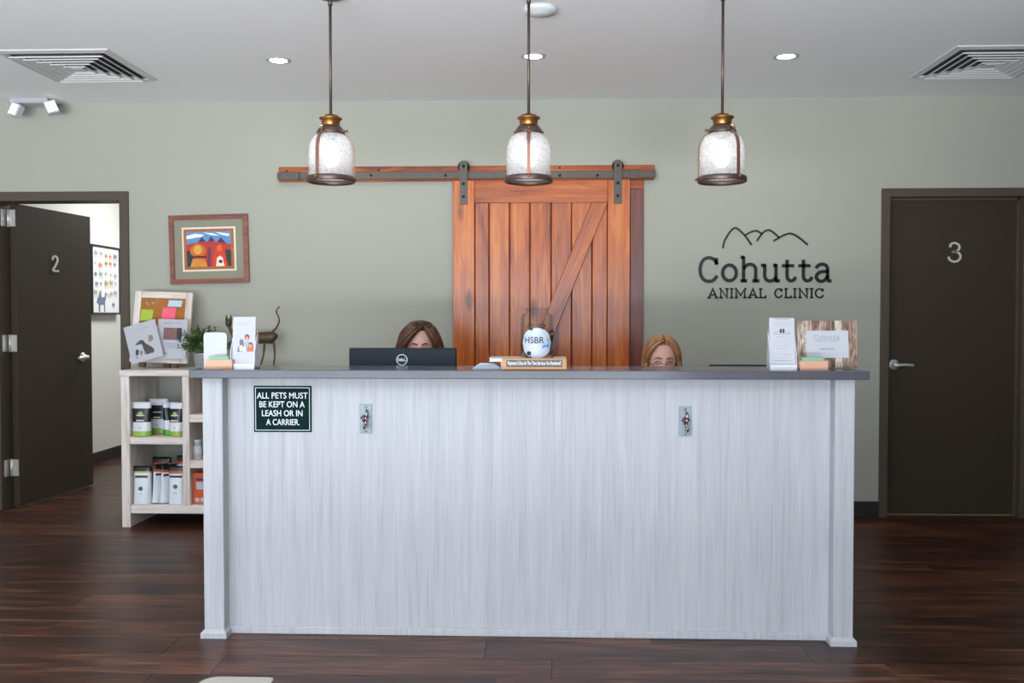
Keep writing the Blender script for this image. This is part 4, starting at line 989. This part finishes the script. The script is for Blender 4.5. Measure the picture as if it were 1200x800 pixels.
# ------------------------------------------------------------------ monitors
def monitor(label, xc, y, ztop, w, h, logo):
    t = thing('monitor', label, 'monitor', (xc, y, .75)); zt = ztop-.75
    MM = pm('monitor_black', '121c27', .4, spec=.2, noise=.1, nscale=20)
    B('back_shell', MM, t, -w/2, w/2, -.022, .0, zt-h, zt, .004)
    B('screen', pm('screen_dark', '3a4048', .2), t, -w/2+.012, w/2-.012, .0, .003, zt-h+.015, zt-.012)
    B('vesa_hump', MM, t, -.13, .13, -.05, -.02, zt-h*.78, zt-h*.3, .012)
    MB().box(-.03, .03, -.075, -.05, .012, zt-h*.45, .004).build('stand_neck', MM, t)
    B('stand_base', MM, t, -.11, .11, -.13, .05, 0, .012, .004)
    if logo:
        ML = pm('silver_logo', 'c9d0d6', .35, .3); c = (px(471, 423, y-.022).x - xc, px(471, 421.5, y-.022).z - .75)
        m = MB(); m.ribbon([(c[0]+.0235*math.cos(2*PI*k/32), c[1]+.0235*math.sin(2*PI*k/32)) for k in range(32)], .0034, -.0232, -.0219, True); m.build('logo_ring', ML, t)
        text('logo_lettering', 'DELL', ML, t, c, .036, .0125, -.022, .001, bold=.03)
    return t
monitor('black monitor seen from behind, with a round silver logo', (px(409, 420, -1.78).x+px(535, 420, -1.78).x)/2, -1.758, px(471, 407.6, -1.78).z, px(535, 410, -1.78).x-px(409, 410, -1.78).x, .30, True)
monitor('dark monitor whose top edge barely shows behind the right countertop', px(885, 428, -1.6).x, -1.578, px(870, 427.3, -1.6).z, .42, .27, False)

# ------------------------------------------------------------------ people
def office_chair(label, x, y, rz, top=1.0):
    t = thing('office_chair', label, 'chair', (x, y, 0), rz)
    MC_ = pm('black_chair_fabric', '1b1b1e', .8, bump=.3, bscale=300)
    B('seat', MC_, t, -.24, .24, -.24, .22, .42, .48, .02)
    m = MB().box(-.21, .21, .22, .27, .58, top, .02); m.build('backrest', MC_, t)
    MB().tube([(0, .1, .43), (0, .27, .43), (0, .29, .5), (0, .265, .75)], .018, 8).build('back_bar', M_BLACK, t)
    MB().tube([(0, 0, .09), (0, 0, .43)], .028, 12).build('gas_lift', M_BLACK, t)
    for k in range(5):
        a = 2*PI*k/5+.3; e = Vector((math.cos(a)*.29, math.sin(a)*.29, .075))
        l = MB().tube([(0, 0, .1), e], [.026, .018], 8).build('base_leg', M_BLACK, t)
        MB().lathe([(0, -.02), (.026, -.02), (.028, 0), (.026, .02), (0, .02)], 14, Matrix.Rotation(PI/2, 3, 'X'), c=(e.x, e.y, .029)).build('caster', M_BLACK, l)
    return t
def skin_mesh(name, verts, edges, radii, mat, parent, sub=2, root=0, extra=None, voxel=None):
    me = bpy.data.meshes.new(name); me.from_pydata(verts, edges, []); o = bpy.data.objects.new(name, me); COL.objects.link(o)
    md = o.modifiers.new('skin', 'SKIN'); md.use_smooth_shade = True
    for i, r in enumerate(radii):
        sv = me.skin_vertices[0].data[i]; sv.radius = (r, r) if not isinstance(r, tuple) else r; sv.use_root = (i == root); sv.use_loose = False
    s_ = o.modifiers.new('sub', 'SUBSURF'); s_.levels = sub; s_.render_levels = sub
    bpy.context.view_layer.update()
    ev = bpy.data.meshes.new_from_object(o.evaluated_get(bpy.context.evaluated_depsgraph_get()))
    bpy.data.objects.remove(o)
    if extra:
        bm = bmesh.new(); bm.from_mesh(ev); bm.from_mesh(extra); bm.to_mesh(ev); bm.free()
    no = bpy.data.objects.new(name, ev); COL.objects.link(no)
    if voxel:
        r = no.modifiers.new('r', 'REMESH'); r.mode = 'VOXEL'; r.voxel_size = voxel; r.use_smooth_shade = True
        sm = no.modifiers.new('s', 'SMOOTH'); sm.iterations = 2; sm.factor = .4
        bpy.context.view_layer.update()
        ev2 = bpy.data.meshes.new_from_object(no.evaluated_get(bpy.context.evaluated_depsgraph_get())); no.modifiers.clear(); no.data = ev2; ev = ev2
    ev.materials.clear(); ev.materials.append(mat); ev.name = name
    for p in ev.polygons: p.use_smooth = True
    if parent: no.parent = parent
    return no
HA, HB, HC = .074, .094, .115       # head half width, depth, height
def head_pt(th, ph):
    """th azimuth (0 = face, towards -y), ph elevation"""
    x, y, z = math.sin(th)*math.cos(ph), -math.cos(th)*math.cos(ph), math.sin(ph)
    X_, Y_, Z_ = x*HA, y*HB, z*HC
    if z < 0: X_ *= 1-.28*(-z)**1.3; Y_ = Y_*(1-.12*-z) - .012*(-z)
    f = max(0, -y)
    if f > 0:
        Y_ += .010*f**2*(1 if z > -.9 else .5)                                     # flat face
        def g(a, b, sa, sb): return math.exp(-((X_-a)/sa)**2 - ((Z_-b)/sb)**2)
        Y_ += .010*(g(-.031, .004, .017, .012) + g(.031, .004, .017, .012))      # eye sockets
        Y_ -= .004*(g(-.03, .026, .022, .008) + g(.03, .026, .022, .008))        # brow
        Y_ -= .022*g(0, -.034, .011, .014) + .012*g(0, -.012, .008, .022)        # nose
        Y_ -= .007*g(0, -.066, .022, .008) - .004*g(0, -.0665, .02, .0022)       # lips
        Y_ -= .009*g(0, -.1, .022, .014)                                          # chin
        Y_ -= .004*(g(-.045, -.022, .02, .02) + g(.045, -.022, .02, .02))        # cheeks
    return Vector((X_, Y_, Z_))
def head_mesh():
    m = MB(); n, k = 72, 56; rows_ = []
    for i in range(k+1):
        ph = -PI/2 + PI*i/k
        rows_.append([m.bm.verts.new(head_pt(2*PI*j/n, ph)) for j in range(n)] if 0 < i < k else [m.bm.verts.new(head_pt(0, ph))])
    for a, b in zip(rows_, rows_[1:]):
        for j in range(n):
            if len(a) == 1: m._f([a[0], b[j], b[(j+1) % n]])
            elif len(b) == 1: m._f([a[j], b[0], a[(j+1) % n]])
            else: m._f([a[j], b[j], b[(j+1) % n], a[(j+1) % n]])
    for s_ in (-1, 1):   # ears
        m.lathe([(0, -.008), (.018, -.006), (.022, 0), (.018, .006), (0, .008)], 12, Matrix.Rotation(s_*.25, 3, 'Z') @ Matrix.Rotation(PI/2, 3, 'Y') @ Matrix.Diagonal((1.35, .9, 1)), c=(s_*.074, .008, -.008))
    return m
def person(label, x, y, ztop, hair_cols, part, fwd, style, turn=0, glasses=None, shirt='4a5a6a', hairlen=.27, hair_w=1.0, OP=.95, SW=.6, vol=0.):
    """seated, facing -y towards the desk"""
    head_c = Vector((0, -.03, ztop-.128))      # hair adds ~1.3 cm
    t = thing('person', label, 'person', (x, y, 0))
    SK = pm('skin_'+style, 'dba898', .5); 
    Rh = Matrix.Rotation(turn, 4, 'Z') @ Matrix.Rotation(fwd, 4, 'X'); Mh = Matrix.Translation(head_c) @ Rh
    hm = head_mesh(); bmesh.ops.recalc_face_normals(hm.bm, faces=hm.bm.faces[:]); tmp = bpy.data.meshes.new('h'); hm.bm.to_mesh(tmp); hm.bm.free(); tmp.transform(Mh)
    nz = head_c.z-.135; sh = nz-.075
    V = [(0, .04, .53), (0, .05, .66), (0, .05, .8), (0, .045, sh-.06), (0, .035, sh+.01), (0, .015, nz), (0, -.012, nz+.06)]
    E = [(i, i+1) for i in range(6)]; Rr = [(.15, .12), (.125, .10), (.135, .10), (.14, .095), (.07, .06), .05, .048]
    def chain(start, pts, rs):
        p = start
        for q, r in zip(pts, rs): V.append(q); Rr.append(r); E.append((p, len(V)-1)); p = len(V)-1
        return p
    for s_ in (-1, 1):
        chain(0, [(s_*.1, -.03, .53), (s_*.12, -.42, .54), (s_*.12, -.44, .3), (s_*.12, -.42, .09), (s_*.12, -.5, .045)], [.095, .065, .055, .04, .035])
        wr = chain(4, [(s_*.11, .04, sh+.0), (s_*.175, .03, sh-.04), (s_*.21, -.04, sh-.26), (s_*.14, -.27, .80)], [.055, .05, .04, .026])
        pw = chain(wr, [(s_*.125, -.34, .795)], [(.030, .016)])
        for k, (dx, L_) in enumerate(((-.030, .068), (-.010, .08), (.010, .075), (.029, .06))):
            bx = s_*.125 + dx
            chain(pw, [(bx, -.375, .796), (bx, -.375-L_*.5, .797), (bx, -.375-L_, .776)], [.0095, .0085, .007])
        chain(wr, [(s_*.125-s_*.036, -.325, .79), (s_*.125-s_*.05, -.36, .782)], [.011, .0085])
    body = skin_mesh('body', V, E, Rr, SK, t, 1, 0, tmp, .007)
    # clothing
    MS = pm('shirt_'+shirt, shirt, .85)
    Vs = [V[0], V[1], V[2], V[3], V[4]]; Rs = [(.165, .135), (.14, .115), (.15, .115), (.155, .11), (.085, .075)]; Es = [(0, 1), (1, 2), (2, 3), (3, 4)]
    for s_ in (-1, 1):
        p = 4
        for q, r in zip([(s_*.115, .04, sh+.0), (s_*.18, .03, sh-.04), (s_*.205, -.02, sh-.17)], [.068, .064, .056]): Vs.append(q); Rs.append(r); Es.append((p, len(Vs)-1)); p = len(Vs)-1
    skin_mesh('shirt', Vs, Es, Rs, MS, t, 2)
    MT = pm('trousers_dark', '24262e', .85)
    Vt = [V[0], (0, .04, .6)]; Rt = [(.165, .135), (.15, .125)]; Et = [(0, 1)]
    for s_ in (-1, 1):
        p = 0
        for q, r in zip([(s_*.1, -.03, .53), (s_*.12, -.42, .54), (s_*.12, -.44, .3), (s_*.12, -.42, .12)], [.105, .078, .067, .055]): Vt.append(q); Rt.append(r); Et.append((p, len(Vt)-1)); p = len(Vt)-1
    skin_mesh('trousers', Vt, Et, Rt, MT, t, 2)
    for s_ in (-1, 1):
        sp = MB().lathe([(0, 0), (.04, 0), (.046, .02), (.04, .05), (.02, .075), (0, .08)], 14, Matrix.Diagonal((1, 2.6, 1)), c=(s_*.12, -.47, 0)); sp.build('shoe', M_BLACK, t)
    # face details
    def H(v): return Mh @ Vector(v)
    def surf(th, ph, o_=0): p = head_pt(th, ph); return p + p.normalized()*o_
    MBr = pm('brow_'+style, hair_cols[0], .8); ML_ = pm('lash', '2c1c18', .7); MLip = pm('lips', 'b0605a', .5); MLid = pm('eyelid_'+style, 'c08a86', .5)
    def front_y(X_, Z_):
        # y of the face surface at (X_,Z_): search over azimuth
        ph = math.asin(max(-.99, min(.99, Z_/HC))); th = math.asin(max(-.95, min(.95, X_/(HA*math.cos(ph))))); return head_pt(th, ph).y
    for s_ in (-1, 1):
        MB().tube([H((s_*a, front_y(s_*a, b)-.0015, b)) for a, b in ((.012, .022), (.022, .0265), (.034, .027), (.047, .021))], [.0026, .0032, .0028, .0012], 6).build('eyebrow', MBr, t)
        MB().lathe([(.012*math.sin(PI*i/8), -.012*math.cos(PI*i/8)) for i in range(9)], 14, c=H((s_*.031, front_y(s_*.031, .003)+.006, .002))).build('eyelid', MLid, t)
        MB().tube([H((s_*a, front_y(s_*a, b)-.0045, b)) for a, b in ((.019, -.003), (.027, -.0065), (.036, -.0065), (.044, -.002))], .0014, 5).build('eyelash', ML_, t)
    MB().tube([H((a, front_y(a, -.066)-.001, -.066)) for a in (-.022, -.011, 0, .011, .022)], [.001, .004, .0045, .004, .001], 6).build('lips', MLip, t)
    # hair: a scalp cap and many locks
    def hp(th, ph, o_):
        x_, y_, z_ = math.sin(th)*math.cos(ph), -math.cos(th)*math.cos(ph), math.sin(ph)
        return Vector((x_*(HA+o_), y_*(HB+o_) + .004, z_*(HC+o_)))
    MHr = hair_mat('hair_'+style, hair_cols)
    m = MB(); n, k = 40, 14; rws = []
    for i in range(k+1):
        row = []
        for j in range(n):
            th = -PI + 2*PI*j/n; lim = .86 if abs(th) < .75 else max(-.6, .86 - (abs(th)-.75)*1.7)
            ph = PI/2 - (PI/2-lim)*i/k; row.append(m.bm.verts.new(Mh @ hp(th, ph, .006)))
        rws.append(row)
    for a, b in zip(rws, rws[1:]):
        for j in range(n): m._f([a[j], b[j], b[(j+1) % n], a[(j+1) % n]], True)
    rr = random.Random(len(label)); zend = head_c.z - hairlen
    ths = []
    for j in range(190):
        side = 1 if j % 2 else -1; f = (j//2)/94.
        tt = side*(OP + f*(PI-OP)) + rr.uniform(-.05, .05); ths.append((tt, side))
    for tt, side in ths:
        lay = rr.uniform(.006, .020); front = max(0, 1-(abs(tt)-OP)/.7)
        st_th = part + side*.03 if front > 0 else part*.6 + side*.3
        st_ph = 1.0 + .5*(1-front) + rr.uniform(-.06, .06)
        pts = []
        for f in (0, .18, .36, .54, .72, .88, 1.0):
            e = f**.75
            th = st_th + (tt-st_th)*(f**SW if front > 0 else f**.5)
            ph = st_ph + (.0-st_ph)*f
            pts.append(Mh @ hp(th, ph, lay + .003*math.sin(f*PI) + vol*f*f*(1 if abs(tt) < 2.2 else .3)))
        last = pts[-1]; out = Vector((last.x-head_c.x, (last.y-head_c.y), 0)); out = out.normalized() if out.length > .01 else Vector((0, 1, 0))
        L_ = last.z - zend + rr.uniform(-.03, .03); wv = rr.uniform(0, 6); amp = .006 if style == 'left' else .003
        for f in (.2, .45, .7, .9, 1.0):
            bulge = math.sin(f*PI*.75)*.028*hair_w*(1 if abs(tt) < 2.4 else .4)
            pts.append(last + Vector((0, 0, -L_*f)) + out*(bulge + amp*math.sin(f*5+wv)) - out*.02*max(0, f-.8)*5)
        m.tube(smooth_path(pts, 2), [.005+.006*min(1, i/5) if i < 18 else .011-.0025*(i-18)/4 for i in range(23)], 6, flat=.75)
    m.build('hair', MHr, t)
    if glasses == 'on_head':
        MG = pm('tortoise_plastic', '4a2c1c', .25); MLn = pm('sunglass_lens', '3a2a22', .08, .3)
        gl = MB()
        for s_ in (-1, 1):
            c = hp(part+s_*.40, 1.0, .031); q = []
            ring = [H(c + Vector((.024*math.cos(2*PI*k/16), .004+.014*math.sin(2*PI*k/16), .011*math.sin(2*PI*k/16)))) for k in range(16)]
            gl.tube(ring+ring[:1], .0025, 6)
            lm = MB(); lm._f([lm.bm.verts.new(v) for v in ring]); lm.build('sunglass_lens', MLn, t)
            gl.tube([H(c + Vector((s_*.026, 0, 0))), H(Vector((s_*(HA+.02), -.02, .06))), H(Vector((s_*(HA+.02), .03, .03)))], .0025, 6)
        gl.tube([H(hp(part-.12, 1.0, .032)), H(hp(part+.12, 1.0, .032))], .003, 6); gl.build('sunglasses', MG, t)
    if glasses == 'worn':
        MG = pm('thin_dark_metal', '35262c', .3, .6); gl = MB()
        for s_ in (-1, 1):
            c = Vector((s_*.033, front_y(s_*.033, 0)-.016, -.008))
            ring = [c + Vector((.024*math.cos(2*PI*k/20), -.0 + (.003*math.cos(2*PI*k/20)*s_ if 0 else 0), .016*math.sin(2*PI*k/20))) for k in range(20)]
            gl.tube([H(v) for v in ring[10:]+ring[:1]], .0011, 5)      # lower rim
            gl.tube([H(v) for v in ring[:11]], .0014, 5)               # upper rim
            gl.tube([H(c+Vector((s_*.024, 0, .004))), H((s_*.07, -.055, -.002)), H((s_*.08, .0, -.004))], .0016, 5)
        gl.tube([H((-.011, front_y(0, 0)-.016, -.004)), H((0, front_y(0, 0)-.018, -.001)), H((.011, front_y(0, 0)-.016, -.004))], .0016, 5)
        gl.build('eyeglasses', MG, t)
    return t
def hair_mat(name, cols):
    m = bpy.data.materials.new(name); m.use_nodes = True; nt = m.node_tree; L = nt.links.new; b = nt.nodes['Principled BSDF']; b.inputs['Roughness'].default_value = .38
    tc = nt.nodes.new('ShaderNodeTexCoord'); mp = nt.nodes.new('ShaderNodeMapping'); mp.inputs['Scale'].default_value = (70, 70, 9); n = nt.nodes.new('ShaderNodeTexNoise'); n.inputs['Scale'].default_value = 1.5; n.inputs['Detail'].default_value = 5
    L(tc.outputs['Object'], mp.inputs[0]); L(mp.outputs[0], n.inputs['Vector'])
    cr = nt.nodes.new('ShaderNodeValToRGB'); e = cr.color_ramp.elements; e[0].position = .35; e[1].position = .68; e[0].color = lin(cols[0]); e[1].color = lin(cols[1])
    L(n.outputs['Fac'], cr.inputs[0]); L(cr.outputs[0], b.inputs['Base Color']); return m
hl = px(492, 377, -1.13)
person('person with dark auburn hair and sunglasses on head behind the monitor', hl.x, -1.1, hl.z, ('2e1710', '6b3f24'), .30, .13, 'left', .12, 'on_head', '3d4a58', .26, 1.2, .98, .6, .024)
hr = px(775.5, 394, -1.13)
person('person with strawberry blonde hair and thin glasses looking down', hr.x, -1.1, hr.z, ('7a4c2c', 'b98658'), .14, .08, 'right', .03, 'worn', '5a4a5c', .24, .5, 1.22, .42)
office_chair('black office chair behind the dark haired person at the monitor', hl.x, -1.08, PI*0, .95)
ch = office_chair('black office chair behind the blonde person with glasses', hr.x+.04, -1.08, PI*0, .92)
m = MB().box(-.08, .08, .23, .27, .97, 1.06, .02); m.build('headrest', MATS['black_chair_fabric'], ch); MB().tube([(0, .26, .85), (0, .265, 1.0)], .015, 8).build('headrest_stem', M_BLACK, ch)
